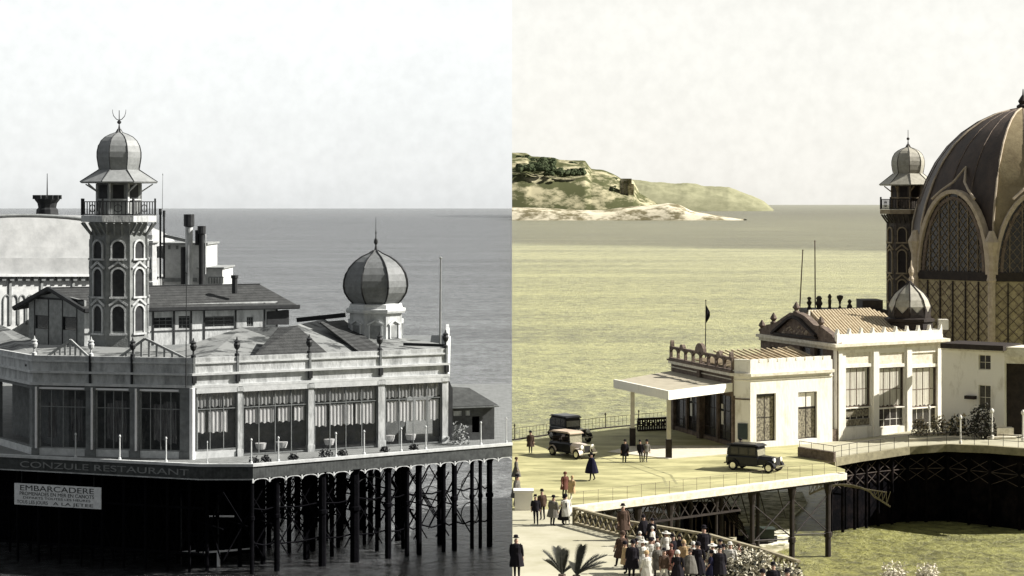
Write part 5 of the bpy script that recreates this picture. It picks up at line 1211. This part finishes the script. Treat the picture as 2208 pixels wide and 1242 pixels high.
mb.build('rod_bracing', rods, tpl)
# pale arched girder springing from the corner pile
sp_f = Face(W(1742, 1066, 3.2).to_2d(), W(1925, 1068, 3.2).to_2d())
mb = MB(); 
def arc(px): g = (px-1745)/175; return 1075-36*math.sin(min(1, max(0, g))*math.pi*.9+.25)+(6 if px > 1880 else 0)+g*14
arcpx = [1745+175*i/20 for i in range(21)]; UU = 182
for a, b in zip(arcpx, arcpx[1:]): mb.beam(A(a, arc(a), UU), A(b, arc(b), UU), .13, .13)
for i, a in enumerate(arcpx[:-1]):
    b = arcpx[i+1]; top = 1046
    if arc(a)-top > 3:
        mb.beam(A(a, arc(a), UU), A(b, max(top, 1046+(b-1800)*.12), UU), .05); mb.beam(A(a, max(top, 1046+(a-1800)*.12), UU), A(a, arc(a), UU), .04)
mb.beam(A(1745, 1046, UU), A(1810, 1046, UU), .08); mb.beam(A(1810, 1046, UU), A(1912, 1062, UU), .08)
mb.build('arched_girder', mat('pale_girder_paint', (.24, .21, .14), (.13, .11, .07)), tpl)
# railing along the terrace edge
mb = MB()
for a, b in zip(TPf, TPf[1:]):
    fc = Face(a, b); n = max(1, int(fc.len/1.1)); mb.tube([fc.pt(0, PZ+1, -.1), fc.pt(fc.len, PZ+1, -.1)], .025, 5); mb.tube([fc.pt(0, PZ+.55, -.1), fc.pt(fc.len, PZ+.55, -.1)], .015, 5)
    for i in range(n): mb.tube([fc.pt(fc.len*i/n, PZ, -.1), fc.pt(fc.len*i/n, PZ+1.02, -.1)], .022, 5)
tag(rebase(slope_up(mb).build('terrace_railing', s_dark)), 'thin dark railing curving along the casino terrace edge', 'railing')
# dark ramp wall between forecourt and terrace
mb = MB(); fc = Face(PW(1722, 984), PW(1800, 996)); fc.box(mb, 0, fc.len, PZ, PZ+.75, -.1, .1); tag(rebase(mb.build('ramp_wall', s_brown)), 'short brown wall closing the forecourt in front of the terrace', 'wall')
# white lamp posts on the terrace
wp = None
for px, py, yt, lb in ((2004, 934, 873, 'short white lamp post before the right tall window of the cream pavilion'), (2071, 958, 873, 'white lamp post left of the annexe window'), (2139, 946, 878, 'thick white lamp post between the annexe window and the dark portal'), (2206, 950, 880, 'white lamp post at the far right edge of the terrace')):
    q = W(px, py, TZ(px))
    if wp is None:
        wz0 = q.z; wp = thing('lamp_post', lb, 'lamp post', q, group='white lamp posts on the casino terrace')
        mb = MB(); mb.lathe((q.x, q.y), [(.13, wz0), (.13, wz0+.25), (.07, wz0+.3), (.06, wz0+2.0)], 8); mb.build('post', s_post, wp)
        mb = MB(); mb.lathe((q.x, q.y), [(.06, wz0+2.0), (.13, wz0+2.1), (.14, wz0+2.25), (.06, wz0+2.38), (.01, wz0+2.42)], 8); mb.build('lamp_head', s_post, wp)
    else: t = copy_tree(wp); t.location = q; t['label'] = lb; t.scale = (1.25, 1.25, 1.05) if px > 2100 else (1, 1, 1)
clump('terrace_shrub', 'dark bushy shrub against the annexe window', W(2116, 945, TZ(2116)), 1.25, 700, [s_green, s_dark], h=3.0, leaf=.16, seed=3)
clump('terrace_shrub', 'spiky pale shrub left of the tall dark shrub on the terrace', W(2066, 945, TZ(2066)), 1.1, 260, [s_green, s_lat], h=2.0, leaf=.2, seed=4)
clump('terrace_shrub', 'low rounded shrub beneath the right tall window of the cream pavilion', W(1985, 942, TZ(1985)), .9, 400, [s_lat, s_green], h=1.6, leaf=.12, seed=5)
clump('terrace_shrub', 'rounded olive shrub just right of the short white lamp post', W(2024, 940, TZ(2024)), .95, 420, [s_lat, s_green], h=1.8, leaf=.12, seed=6)
q = W(2160, 946, PZ+.55); mb = MB(); mb.box(q.x-1.1, q.x+1.1, q.y, q.y+1.2, PZ+.5, PZ+.55); mb.box(q.x-1.2, q.x+1.2, q.y-.1, q.y+1.3, PZ+.55, PZ+.7); mb.box(q.x-.3, q.x+1.1, q.y+.4, q.y+1.2, PZ+.7, PZ+1.4)
tag(rebase(mb.build('stone_bench', s_trim)), 'stepped pale stone bench before the dark portal', 'bench')
mb = MB(); fc = Face(W(1960, 958, PZ), W(2110, 958, PZ)); fc.box(mb, 0, fc.len, PZ, PZ+.3, -.2, .1); tag(rebase(slope_up(mb).build('flower_trough', s_pave)), 'long pale trough along the terrace edge below the shrubs', 'trough')

# ================================================================== BENEATH THE FORECOURT
def hut(px0, px1, y0, y1, z, lb, m):
    a = W(px0, y1, z); b = W(px1, y1, z); t = thing('beach_hut', lb, 'hut', ((a.x+b.x)/2, a.y, z)); h_ = Z(y0, a.y)-z; mb = MB()
    mb.box(a.x, b.x, a.y, a.y+3, z, z+h_*.85); mb.build('wall', m, t)
    mb = MB(); mb.add([(a.x-.2, a.y-.2, z+h_*.85), (b.x+.2, a.y-.2, z+h_*.85), (b.x+.2, a.y+3.2, z+h_*.85), (a.x-.2, a.y+3.2, z+h_*.85), (a.x-.2, a.y+1.5, z+h_), (b.x+.2, a.y+1.5, z+h_)], [(0, 1, 5, 4), (1, 2, 5), (2, 3, 4, 5), (3, 0, 4), (3, 2, 1, 0)]); mb.build('roof', m, t)
    mb = MB(); w = (b.x-a.x)/5
    for k in range(1, 5): mb.box(a.x+w*k-.05, a.x+w*k+.05, a.y-.05, a.y, z, z+h_*.6)
    mb.build('door_frame', s_brown, t)
hut(1474, 1540, 1088, 1150, .12, 'dark boarded beach hut beneath the forecourt pier', s_black)
hut(1545, 1592, 1100, 1158, .12, 'smaller dark beach hut right of the larger one beneath the pier', s_black)
q = W(1632, 1172, .1)
bo = thing('boat', 'dark covered boat drawn up on the shingle under the pier', 'boat', q)
mb = MB(); L_ = 1.55; ring = []
for i in range(9):
    g = -1+2*i/8; w = .8*(1-abs(g)**2.6)+.04; sh = .15*g*g
    ring.append([(q.x+g*L_, q.y+w*math.cos(a), q.z+.45+sh-.45*math.sin(a)) for a in [math.pi*k/6 for k in range(7)]])
vs = [v for r in ring for v in r]; mb.add(vs, [(i*7+j, i*7+j+1, (i+1)*7+j+1, (i+1)*7+j) for i in range(8) for j in range(6)]+[tuple(range(7)), tuple(range(62, 55, -1))]); mb.build('hull', c_black, bo)
mb = MB(); mb.box(q.x-1.0, q.x+1.25, q.y-.6, q.y+.6, q.z+.4, q.z+1.1); mb.box(q.x-1.1, q.x+1.35, q.y-.7, q.y+.7, q.z+1.1, q.z+1.2); mb.build('cabin', mat('dark_teal_paint', (.05, .065, .055), rough=.5), bo)

# ================================================================== CARS
def car(label, q, rz, paint, roofm, hoodm, lightm=c_lamp, sc_=1.0, open_side=False, seatm=s_dark):
    t = thing('car', label, 'car', (0, 0, 0), group='cars parked on the forecourt'); t['wloc'] = (0, 0, 0)
    # x forward; wheelbase 2.9, width 1.6
    mb = MB()
    def loft(secs, m_i=0):
        vs = []; n = None
        for x, prof in secs: vs += [(x, y, z) for y, z in prof]; n = len(prof)
        k = len(secs); fs = [(i*n+j, i*n+(j+1) % n, (i+1)*n+(j+1) % n, (i+1)*n+j) for i in range(k-1) for j in range(n)]; fs += [tuple(range(n)), tuple(range(k*n-1, (k-1)*n-1, -1))]; mb.add(vs, fs, m_i)
    def sec(w, z0, z1, r=.12): return [(-w, z0), (w, z0), (w, z1-r), (w-r, z1), (-w+r, z1), (-w, z1-r)]
    loft([(-1.95, sec(.55, .45, .95)), (-1.75, sec(.68, .4, 1.05)), (-.2, sec(.72, .4, 1.08)), (.55, sec(.66, .42, 1.08))]); mb.build('body', paint, t)
    mb = MB(); loft([(.55, sec(.56, .45, 1.07, .2)), (1.2, sec(.44, .5, 1.05, .2)), (1.75, sec(.34, .5, 1.02, .18))]); mb.build('bonnet', hoodm, t)
    mb = MB()
    if not open_side:
        loft([(-1.85, sec(.6, 1.04, 1.1, .02)), (-1.8, sec(.64, 1.04, 1.55)), (-1.55, sec(.66, 1.04, 1.78)), (.3, sec(.66, 1.04, 1.80)), (.5, sec(.64, 1.04, 1.70))]); mb.build('cabin', paint, t)
    else:
        for x in (-1.6, -.5, .5):
            for s in (-1, 1): mb.tube([(x, s*.62, 1.0), (x-.03, s*.60, 1.66)], .03, 5)
        mb.build('cabin_pillar', paint, t)
        mb = MB()
        for x in (-1.3, -.2): mb.box(x-.15, x+.45, -.55, .55, .95, 1.12); mb.box(x-.25, x-.12, -.55, .55, 1.0, 1.42)
        mb.build('seat', seatm, t)
    mb = MB(); loft([(-1.85, sec(.62, 1.68, 1.74, .03)), (-1.5, sec(.69, 1.74, 1.85, .06)), (.35, sec(.69, 1.76, 1.87, .06)), (.62, sec(.66, 1.70, 1.76, .03))]); mb.build('roof', roofm, t)
    for s in (-1, 1):
        for x0, x1 in ((-1.5, -.95), (-.85, -.2), (-.1, .38)):
            if open_side: break
            mb = MB(); mb.box(x0, x1, s*.655-.012, s*.655+.018, 1.14, 1.6); mb.build('side_window', s_glassd, t)
        # mudguards
        for xc, rr_ in ((1.45, .46), (-1.3, .46)):
            mb = MB(); vs = []; K = 10
            for k in range(K+1):
                a = math.pi*(.0+1.0*k/K); r0_ = rr_; vs += [(xc+r0_*math.cos(a), s*.48, .34+r0_*math.sin(a)), (xc+r0_*math.cos(a), s*.82, .32+r0_*math.sin(a)), (xc+(r0_-.04)*math.cos(a), s*.82, .32+(r0_-.04)*math.sin(a)), (xc+(r0_-.04)*math.cos(a), s*.48, .34+(r0_-.04)*math.sin(a))]
            mb.add(vs, [(k*4+j, k*4+(j+1) % 4, k*4+4+(j+1) % 4, k*4+4+j) for k in range(K) for j in range(4)]+[(0, 1, 2, 3), (4*K+3, 4*K+2, 4*K+1, 4*K)]); mb.build('mudguard', hoodm, t)
        mb = MB(); mb.box(-.85, 1.0, min(s*.62, s*.84), max(s*.62, s*.84), .36, .41); mb.build('running_board', c_black, t)
        for xc in (1.45, -1.3):
            mb = MB(); y = s*.70
            def disc(r, yy0, yy1, n=18):
                v = [(xc+r*math.cos(2*math.pi*k/n), yy0, .34+r*math.sin(2*math.pi*k/n)) for k in range(n)]+[(xc+r*math.cos(2*math.pi*k/n), yy1, .34+r*math.sin(2*math.pi*k/n)) for k in range(n)]
                mb.add(v, [tuple(range(n)), tuple(range(2*n-1, n-1, -1))]+[(k, (k+1) % n, n+(k+1) % n, n+k) for k in range(n)])
            disc(.34, y-.08, y+.08); wh = mb.build('wheel', c_tyre, t); mb = MB(); disc(.21, y-.095, y+.095); mb.build('rim', c_cream if paint is c_cream else c_chrome, wh); 
        mb = MB(); 
        c = (1.78, s*.50, .86); mb.tube([(c[0]-.14, c[1], c[2]), (c[0]-.1, c[1], c[2]), (c[0]+.02, c[1], c[2])], [.06, .16, .18], 12); hl = mb.build('headlight', c_chrome, t); mb = MB(); mb.tube([(c[0]+.02, c[1], c[2]), (c[0]+.05, c[1], c[2])], [.17, .12], 12); mb.build('lens', lightm, hl)
    mb = MB(); mb.add([(.55, -.56, 1.06), (.55, .56, 1.06), (.48, .56, 1.68), (.48, -.56, 1.68), (.52, -.56, 1.06), (.52, .56, 1.06), (.45, .56, 1.68), (.45, -.56, 1.68)], [(0, 1, 2, 3), (7, 6, 5, 4), (0, 3, 7, 4), (1, 5, 6, 2), (2, 6, 7, 3), (0, 4, 5, 1)]); mb.build('windscreen', mat('pale_windscreen', (.36, .34, .25), (.2, .19, .13), rough=.15, spec=.6, scale=3), t)
    mb = MB(); mb.box(1.75, 1.80, -.32, .32, .42, 1.03); mb.build('radiator', c_chrome, t)
    mb = MB(); mb.box(1.8, 1.815, -.27, .27, .48, .95); mb.build('grille', c_tyre, t)
    mb = MB(); mb.box(2.02, 2.06, -.75, .75, .40, .48); mb.box(1.7, 2.03, -.42, -.38, .40, .46); mb.box(1.7, 2.03, .38, .42, .40, .46); mb.build('front_bumper', c_chrome, t)
    mb = MB(); mb.box(-2.06, -2.02, -.7, .7, .42, .50); mb.box(-2.03, -1.8, -.3, .3, .42, .47); mb.build('rear_bumper', c_chrome, t)
    t.location = q; t.rotation_euler = (0, 0, rz); t.scale = (sc_,)*3; t['wloc'] = tuple(q); return t
PZe = PZ+.004
car('black boxy saloon car parked furthest back by the sea fence', W(1228, 950, PZe), R(-60), c_black, c_black, c_black, sc_=1.15)
car('open tourer car with cream bonnet and tan hood in front of the black saloon', W(1232, 984, PZe), R(-52), c_black, c_tan, c_cream, sc_=1.08, open_side=True)
car('black saloon car nearest the forecourt edge below the entrance pavilion', W(1627, 1014, PZe), R(-34), c_black, c_black, c_black, sc_=1.08)

# ================================================================== PEOPLE
def person_mesh(pose='stand', arm=0):
    s = {'stand': .03, 'walk': .22, 'lean': .06}[pose]; V = []; E = []; Rr = []
    def v(x, y, z, r): V.append((x, y, z)); Rr.append(r); return len(V)-1
    def e(a, b): E.append((a, b)); return b
    pel = v(0, 0, .95, .13); wa = e(pel, v(0, 0, 1.12, .12)); ch = e(wa, v(0, -.01, 1.32, .15)); nk = e(ch, v(0, -.01, 1.49, .055)); hd = e(nk, v(0, -.02, 1.58, .08)); ht = e(hd, v(0, -.01, 1.70, .075)); e(hd, v(0, -.12, 1.60, .018))
    for sx in (-1, 1):
        e(hd, v(sx*.095, 0, 1.60, .016))
        sh = e(ch, v(sx*.17, 0, 1.41, .06)); a_ = .5*arm*(sx > 0)
        el = e(sh, v(sx*.25, -.02-.1*a_, 1.14, .045)); wr_ = e(el, v(sx*.25, -.10-.5*a_-s*.3*sx, .91+.3*a_, .03)); pm_ = e(wr_, v(sx*.25, -.12-.55*a_-s*.3*sx, .84+.3*a_, .034))
        for k in range(4): kx = (-.03+.02*k); f_ = e(pm_, v(sx*.25+kx, -.14-.55*a_-s*.3*sx, .785+.3*a_-.006*(1.5-abs(k-1.5)), .010)); e(f_, v(sx*.25+kx, -.125-.55*a_-s*.3*sx, .75+.3*a_, .008))
        e(pm_, v(sx*.215, -.155-.55*a_-s*.3*sx, .82+.3*a_, .010))
        hp_ = e(pel, v(sx*.085, 0, .88, .10)); kn = e(hp_, v(sx*.09, -s*sx*.6-.02, .50, .065)); an_ = e(kn, v(sx*.09, -s*sx*1.1+.03, .09, .045)); e(an_, v(sx*.10, -s*sx*1.1-.13, .045, .04))
    me = bpy.data.meshes.new('p'); me.from_pydata(V, E, []); o = bpy.data.objects.new('tmp', me); col.objects.link(o)
    sk = o.modifiers.new('s', 'SKIN'); sk.use_smooth_shade = True; o.modifiers.new('d', 'SUBSURF').levels = 1
    for i, sv in enumerate(me.skin_vertices[0].data): sv.radius = (Rr[i], Rr[i]); sv.use_root = (i == 0)
    bpy.context.view_layer.update(); m2 = bpy.data.meshes.new_from_object(o.evaluated_get(bpy.context.evaluated_depsgraph_get())); bpy.data.objects.remove(o)
    zmin = min(q.co.z for q in m2.vertices)
    for q in m2.vertices: q.co.z -= zmin
    return m2
bodies = {k: person_mesh(*k) for k in (('stand', 0), ('walk', 0), ('stand', 1))}
def garment(kind, pose):
    mb = MB()
    if kind == 'coat': pr = [(.08, .07, 1.47), (.20, .12, 1.41), (.22, .15, 1.3), (.20, .14, 1.1), (.22, .15, .95), (.25, .18, .7), (.26, .20, .52)]
    elif kind == 'jacket': pr = [(.08, .07, 1.47), (.20, .12, 1.41), (.22, .15, 1.3), (.19, .14, 1.1), (.21, .15, .9), (.20, .15, .82)]
    elif kind == 'dress': pr = [(.07, .06, 1.47), (.17, .11, 1.41), (.18, .14, 1.28), (.14, .12, 1.1), (.20, .17, .9), (.26, .23, .55), (.28, .26, .32)]
    elif kind == 'cape': pr = [(.08, .08, 1.49), (.23, .14, 1.42), (.30, .22, 1.2), (.36, .28, .9), (.40, .32, .55), (.39, .30, .5)]
    n = 12; vs = []; pr = [(rx*(1+.22*(1.47-z)/.9), ry*(1+.3*(1.47-z)/.9), z) for rx, ry, z in pr]
    for rx, ry, z in pr: vs += [(rx*math.cos(2*math.pi*k/n), ry*math.sin(2*math.pi*k/n)+(.02*math.sin(k*2.1) if z < 1 else 0), z) for k in range(n)]
    mb.add(vs, [(i*n+k, i*n+(k+1) % n, (i+1)*n+(k+1) % n, (i+1)*n+k) for i in range(len(pr)-1) for k in range(n)]+[tuple(range(n))])
    if kind != 'cape':
        s = .22 if pose[0] == 'walk' else .03
        for sx in (-1, 1):
            a_ = .5*pose[1]*(sx > 0); mb.tube([(sx*.15, 0, 1.42), (sx*.20, 0, 1.38), (sx*.25, -.02-.1*a_, 1.14), (sx*.25, -.09-.5*a_-s*.3*sx, .93+.3*a_)], [.07, .075, .06, .05], 8)
    return mb
def hat(kind):
    mb = MB()
    if kind == 'fedora': mb.lathe((0, -.01), [(.145, 1.70), (.14, 1.712), (.10, 1.72), (.095, 1.80), (.06, 1.83)], 12)
    elif kind == 'cloche': mb.lathe((0, -.01), [(.125, 1.64), (.125, 1.68), (.11, 1.76), (.06, 1.81)], 12)
    elif kind == 'wide': mb.lathe((0, -.01), [(.26, 1.70), (.25, 1.72), (.11, 1.73), (.09, 1.82)], 14)
    else: mb.lathe((0, .0), [(.10, 1.62), (.112, 1.68), (.09, 1.77), (.04, 1.80)], 10)   # hair
    return mb
cache = {}
def person(label, px, py, face, pose=('stand', 0), kind='coat', cm=k_black, hk='fedora', hm=k_black, h=1.0, leg=k_black, dx=0, group='people walking on the promenade'):
    key = (pose, leg.name)
    if key not in cache:
        m2 = bodies[pose].copy(); m2.materials.clear(); m2.materials.append(leg); m2.materials.append(skin)
        for p in m2.polygons:
            c = p.center; p.material_index = 1 if (c.z > 1.46 or (abs(c.x) > .19 and c.z < 1.25) ) else 0; p.use_smooth = True
        cache[key] = m2
    o = bpy.data.objects.new('person', cache[key]); col.objects.link(o); tag(o, label, 'person', group)
    gk = (kind, pose, cm.name)
    if gk not in cache:
        g = garment(kind, pose).build(kind, cm); cache[gk] = g.data; bpy.data.objects.remove(g)
    g = bpy.data.objects.new(kind, cache[gk]); col.objects.link(g); g.parent = o
    hk_ = (hk, hm.name)
    if hk_ not in cache:
        g = hat(hk).build('hat', hm); cache[hk_] = g.data; bpy.data.objects.remove(g)
    g = bpy.data.objects.new('hat' if hk != 'hair' else 'hair', cache[hk_]); col.objects.link(g); g.parent = o
    o.location = W(px, py, PZ+.003); o.rotation_euler = (0, 0, R(face)); o.scale = (h, h, h)
    return o
G1 = 'people standing about the forecourt'
person('person in long dark coat standing near the sea fence at far left', 1144, 977, 0, ('stand', 0), 'coat', k_brown, 'cloche', k_black, 1.0, group=G1)
person('person in wide dark blue cape walking alone across the open forecourt', 1277, 1036, -60, ('walk', 0), 'cape', k_navy, 'fedora', k_black, 1.12, group=G1)
person('person in narrow dark coat standing alone left of the porch post', 1346, 997, 0, ('stand', 0), 'coat', k_black, 'fedora', k_black, .98, group=G1)
person('left one of a pair in dark suits standing under the porch edge', 1383, 997, 160, ('stand', 0), 'jacket', k_black, 'fedora', k_black, .97, group=G1)
person('right one of a pair in dark suits standing under the porch edge', 1391, 996, 20, ('stand', 0), 'jacket', k_grey, 'fedora', k_black, .97, leg=k_grey, group=G1)
person('person in dark coat standing behind the black saloon nearest the edge', 1596, 1006, 0, ('stand', 0), 'coat', k_black, 'fedora', k_black, 1.2, group=G1)
person('person in rust coat beside a person in tan near the forecourt edge', 1217, 1071, 30, ('stand', 0), 'coat', k_rust, 'cloche', k_rust, .95, group=G1)
person('person in tan jacket and white trousers near the forecourt edge', 1231, 1078, -30, ('walk', 0), 'coat', k_tan, 'cloche', k_tan, .92, leg=k_white, group=G1)
person('person in pale dress at the far left behind the white pedestal', 1113, 1036, 90, ('stand', 0), 'dress', k_grey, 'cloche', k_brown, .95, group=G1)
person('person in dark jacket standing left of the white pedestal', 1112, 1092, 70, ('stand', 0), 'coat', k_grey, 'fedora', k_black, 1.2, group=G1)
person('person in black suit, leftmost of the group at the balustrade end', 1156, 1131, 180, ('walk', 0), 'jacket', k_black, 'fedora', k_black, 1.03)
person('person in dark brown suit second in the group at the balustrade end', 1170, 1121, 200, ('stand', 0), 'jacket', k_brown, 'fedora', k_black, 1.08)
person('person in grey overcoat at the middle of the group at the balustrade end', 1191, 1133, 150, ('stand', 0), 'coat', k_grey, 'fedora', k_black, 1.05)
person('person in white coat and dark hat at the balustrade end', 1224, 1132, 200, ('stand', 1), 'coat', k_white, 'cloche', k_black, 1.08, leg=k_white)
person('person in black dress beside the person in white at the balustrade', 1214, 1131, 120, ('stand', 0), 'dress', k_black, 'cloche', k_black, 1.02)
person('person in broad black overcoat at the bottom left corner of the promenade', 1115, 1248, 170, ('stand', 0), 'coat', k_black, 'fedora', k_black, 1.28)
person('person in patterned brown coat at the left edge of the promenade crowd', 1337, 1225, 200, ('walk', 0), 'coat', k_brown, 'cloche', k_brown, 1.15)
person('tall person in dark brown leaning at the balustrade left of the crowd', 1345, 1165, 10, ('stand', 0), 'coat', k_brown, 'fedora', k_black, 1.2)
person('person in black robe-like coat in front of the crowd', 1361, 1250, 180, ('stand', 0), 'coat', k_black, 'cloche', k_black, 1.18)
person('broad person in black cape at the balustrade above the crowd', 1389, 1176, 30, ('stand', 0), 'cape', k_black, 'fedora', k_black, 1.0)
person('person in black coat just right of the broad black cape', 1402, 1180, -20, ('stand', 0), 'coat', k_black, 'cloche', k_black, .95)
person('person in long white dress behind the black coats', 1385, 1240, 200, ('stand', 0), 'dress', k_white, 'wide', k_white, 1.05, leg=k_white)
person('person in white dress and dark hat at the middle of the crowd', 1404, 1238, 170, ('stand', 0), 'dress', k_white, 'cloche', k_black, 1.1, leg=k_white)
person('person in pale grey coat stepping through the crowd', 1420, 1250, 200, ('walk', 0), 'coat', k_grey, 'cloche', k_white, 1.1)
person('child-sized person in dark brown coat within the crowd', 1418, 1205, 10, ('stand', 0), 'coat', k_brown, 'cloche', k_black, .72)
person('person in white dress with wide hat right of the dark child', 1434, 1212, 190, ('stand', 0), 'dress', k_white, 'wide', k_white, .95, leg=k_white)
person('person in black jacket bending near the white wide hat', 1456, 1222, 60, ('walk', 0), 'jacket', k_black, 'fedora', k_black, 1.0, leg=k_white)
person('person in tan coat right of the bending black jacket', 1478, 1235, 170, ('stand', 0), 'coat', k_tan, 'cloche', k_tan, 1.0)
person('person in white coat at the foot of the balustrade slope', 1496, 1240, 150, ('walk', 0), 'coat', k_white, 'cloche', k_white, 1.0, leg=k_white)
person('tall person in black coat right of centre in the crowd', 1518, 1222, 190, ('stand', 0), 'coat', k_black, 'fedora', k_black, 1.25)
person('person in black dress right in front of the tall black coat', 1507, 1252, 180, ('stand', 0), 'dress', k_black, 'cloche', k_black, 1.15)
person('person in pale dress with white hat near the dark shrub leaves', 1538, 1240, 200, ('stand', 0), 'dress', k_white, 'wide', k_white, .95, leg=k_white)
person('person in grey jacket between pale dresses at the right of the crowd', 1551, 1222, 20, ('stand', 0), 'jacket', k_brown, 'cloche', k_black, .85, leg=k_white)
person('person in dark coat and fedora by the white blossom', 1550, 1262, 180, ('stand', 0), 'coat', k_black, 'fedora', k_black, 1.15)
person('person in white jacket farthest right but one in the crowd', 1578, 1250, 160, ('walk', 0), 'jacket', k_white, 'fedora', k_white, 1.1, leg=k_grey)
person('person in black fedora cropped at the frame, left of the last two', 1645, 1318, 180, ('stand', 0), 'coat', k_brown, 'cloche', k_black, 1.15)
person('person in black coat cropped at the frame bottom near the water', 1668, 1302, 180, ('stand', 0), 'coat', k_black, 'fedora', k_black, 1.15)
person('person with dark hat cropped at the frame bottom, farthest right', 1702, 1322, 180, ('stand', 0), 'jacket', k_black, 'fedora', k_black, 1.2)

extra = [
 ('person in tan coat and dark hat just right of the patterned brown coat', 1350, 1236, 'coat', k_tan, k_black, 1.05), ('person in grey dress between the black robe and the white dresses', 1374, 1226, 'dress', k_grey, k_black, 1.0),
 ('short person in white at the left foot of the broad black cape', 1379, 1196, 'dress', k_white, k_white, .8), ('person in brown cape behind the white dress with dark hat', 1411, 1222, 'cape', k_brown, k_black, .95),
 ('person in white jacket with white hat just left of the dark child', 1408, 1192, 'jacket', k_white, k_white, .9), ('person in rust dress between the wide white hat and the black jacket', 1446, 1240, 'dress', k_rust, k_rust, 1.0),
 ('person in black cape bent over by the tan coat', 1466, 1210, 'cape', k_black, k_black, .9), ('person in grey cape directly below the tan coat', 1484, 1256, 'cape', k_grey, k_brown, 1.05),
 ('person in white cape left of the tall black coat', 1508, 1212, 'cape', k_white, k_white, .9), ('person in tan jacket right of the tall black coat', 1530, 1216, 'jacket', k_tan, k_black, .95),
 ('person in black dress with white hat at the frame bottom of the crowd', 1462, 1262, 'dress', k_black, k_white, 1.1), ('person in brown jacket at the frame bottom below the pale grey coat', 1432, 1262, 'jacket', k_brown, k_black, 1.15),
 ('person in white coat with tan hat at the frame bottom, left of the grey coat', 1398, 1262, 'coat', k_white, k_tan, 1.1), ('person in navy coat at the foot of the promenade crowd near the blossom', 1530, 1262, 'coat', k_navy, k_black, 1.1),
 ('person in grey coat half hidden by the blossom at the crowd right end', 1564, 1236, 'coat', k_grey, k_black, .95), ('person in rust coat half hidden by the wide flowering shrub', 1590, 1232, 'coat', k_rust, k_brown, .9)]
rr = random.Random(77)
for lb, px, py, kd, cm, hm, h in extra:
    o = person(lb, px, py, rr.uniform(0, 360), rr.choice((('walk', 0), ('stand', 0), ('stand', 1))), kd, cm, 'cloche' if kd in ('dress', 'coat') else 'fedora', hm, h*.93, leg=rr.choice((k_black, k_grey, k_white)))
for o in bpy.data.objects:
    if o.name.startswith('person') and o.parent is None: o.rotation_euler.x = R(rr.uniform(-4, 4)); o.rotation_euler.y = R(rr.uniform(-4, 4)); k = rr.uniform(1.0, 1.16); o.scale.x *= k; o.scale.y *= k

# ================================================================== FOREGROUND PLANTS
def palm(label, px, py, u, fr, seed):
    c = A(px, py, u); rr = random.Random(seed); t = thing('palm', label, 'palm', (c.x, c.y, PZ), group='palms at the bottom edge')
    mb = MB(); mb.lathe((c.x, c.y), [(.28, PZ), (.22, PZ+.2), (.2, c.z)], 10); mb.build('trunk', s_brown, t)
    for (ang, tilt, L_) in fr:
        mb = MB(); d = Vector((math.cos(ang), math.sin(ang), 0)); pts = []
        for k in range(9):
            g = k/8; pts.append(c+d*(L_*g*math.cos(tilt))+Vector((0, 0, L_*(g*math.sin(tilt)-.25*g*g))))
        mb.tube(pts, [.035*(1-.8*k/8) for k in range(9)], 5)
        for k in range(1, 34):
            g = k/34*8; i = min(7, int(g)); p = pts[i].lerp(pts[i+1], g-i); dr = (pts[i+1]-pts[i]).normalized()
            for s in (-1, 1):
                sd_ = dr.cross(Vector((0, 0, 1))).normalized()*s; lv = (dr*.75+sd_*.65+Vector((0, 0, .12))).normalized()*(.55*math.sin(math.pi*(.12+.8*k/34))+.08); w = dr*.045
                mb.add([p-w, p+w, p+lv], [(0, 1, 2)])
        mb.build('frond', s_green, t)
    return t
palm('left palm crown with two steep dark fronds at the bottom edge', 1212, 1238, 122, [(R(112), R(66), 1.9), (R(100), R(80), 1.6), (R(75), R(76), 1.5), (R(150), R(45), 1.3), (R(165), R(58), 1.9), (R(200), R(50), 1.5), (R(20), R(40), 1.0)], 1)
palm('right palm crown with long fronds reaching right at the bottom edge', 1243, 1240, 119, [(R(60), R(70), 2.0), (R(15), R(42), 2.2), (R(25), R(30), 2.0), (R(5), R(52), 1.8), (R(-20), R(35), 1.5), (R(95), R(50), .9)], 2)
def shrub(label, px, py, r, n, ms, seed, h=1.0, leaf=.12): 
    return clump('flowering_shrub', label, W(px, py, PZ), r, n, ms, h=h, leaf=leaf, seed=seed, group='pale flowering shrubs along the promenade edge')
shrub('pale flowering shrub with dark leaves below the boat', 1568, 1226, 1.5, 1500, [s_pale, s_green], 21, h=1.2)
shrub('wide pale flowering shrub right of the promenade crowd', 1612, 1250, 1.9, 2400, [s_pale, s_green], 22, h=1.5)
shrub('pale flowering shrub with a dark crown nearest the frame bottom', 1690, 1275, 1.3, 1400, [s_pale, s_green], 23, h=1.4)
shrub('low pale shrub at the foot of the balustrade', 1500, 1228, .8, 600, [s_pale, s_pale], 24, h=.8)
# two white blossoming bushes cut by the bottom edge, on the near quay
mb = MB(); mb.prism([Vector((14.0, 60)), Vector((40, 60)), Vector((40, A(1900, 1262, 118).y+4)), Vector((12.2, A(1900, 1262, 118).y+4))], 0, A(1900, 1262, 118).z-.6); 
structure(mb.build('quay', s_walk))
for i, (px, w) in enumerate(((1927, 55), (2000, 45))):
    q = A(px, 1262, 118); q.z -= .6
    clump('blossom_bush', ['left white blossoming bush cut by the bottom edge', 'right white blossoming bush cut by the bottom edge'][i], q, .95-.15*i, 1100, [s_pale, s_trim], h=1.75, leaf=.1, seed=40+i, group='white blossoming bushes on the near quay')

# drop helper property
for o in bpy.data.objects:
    if 'wloc' in o: del o['wloc']
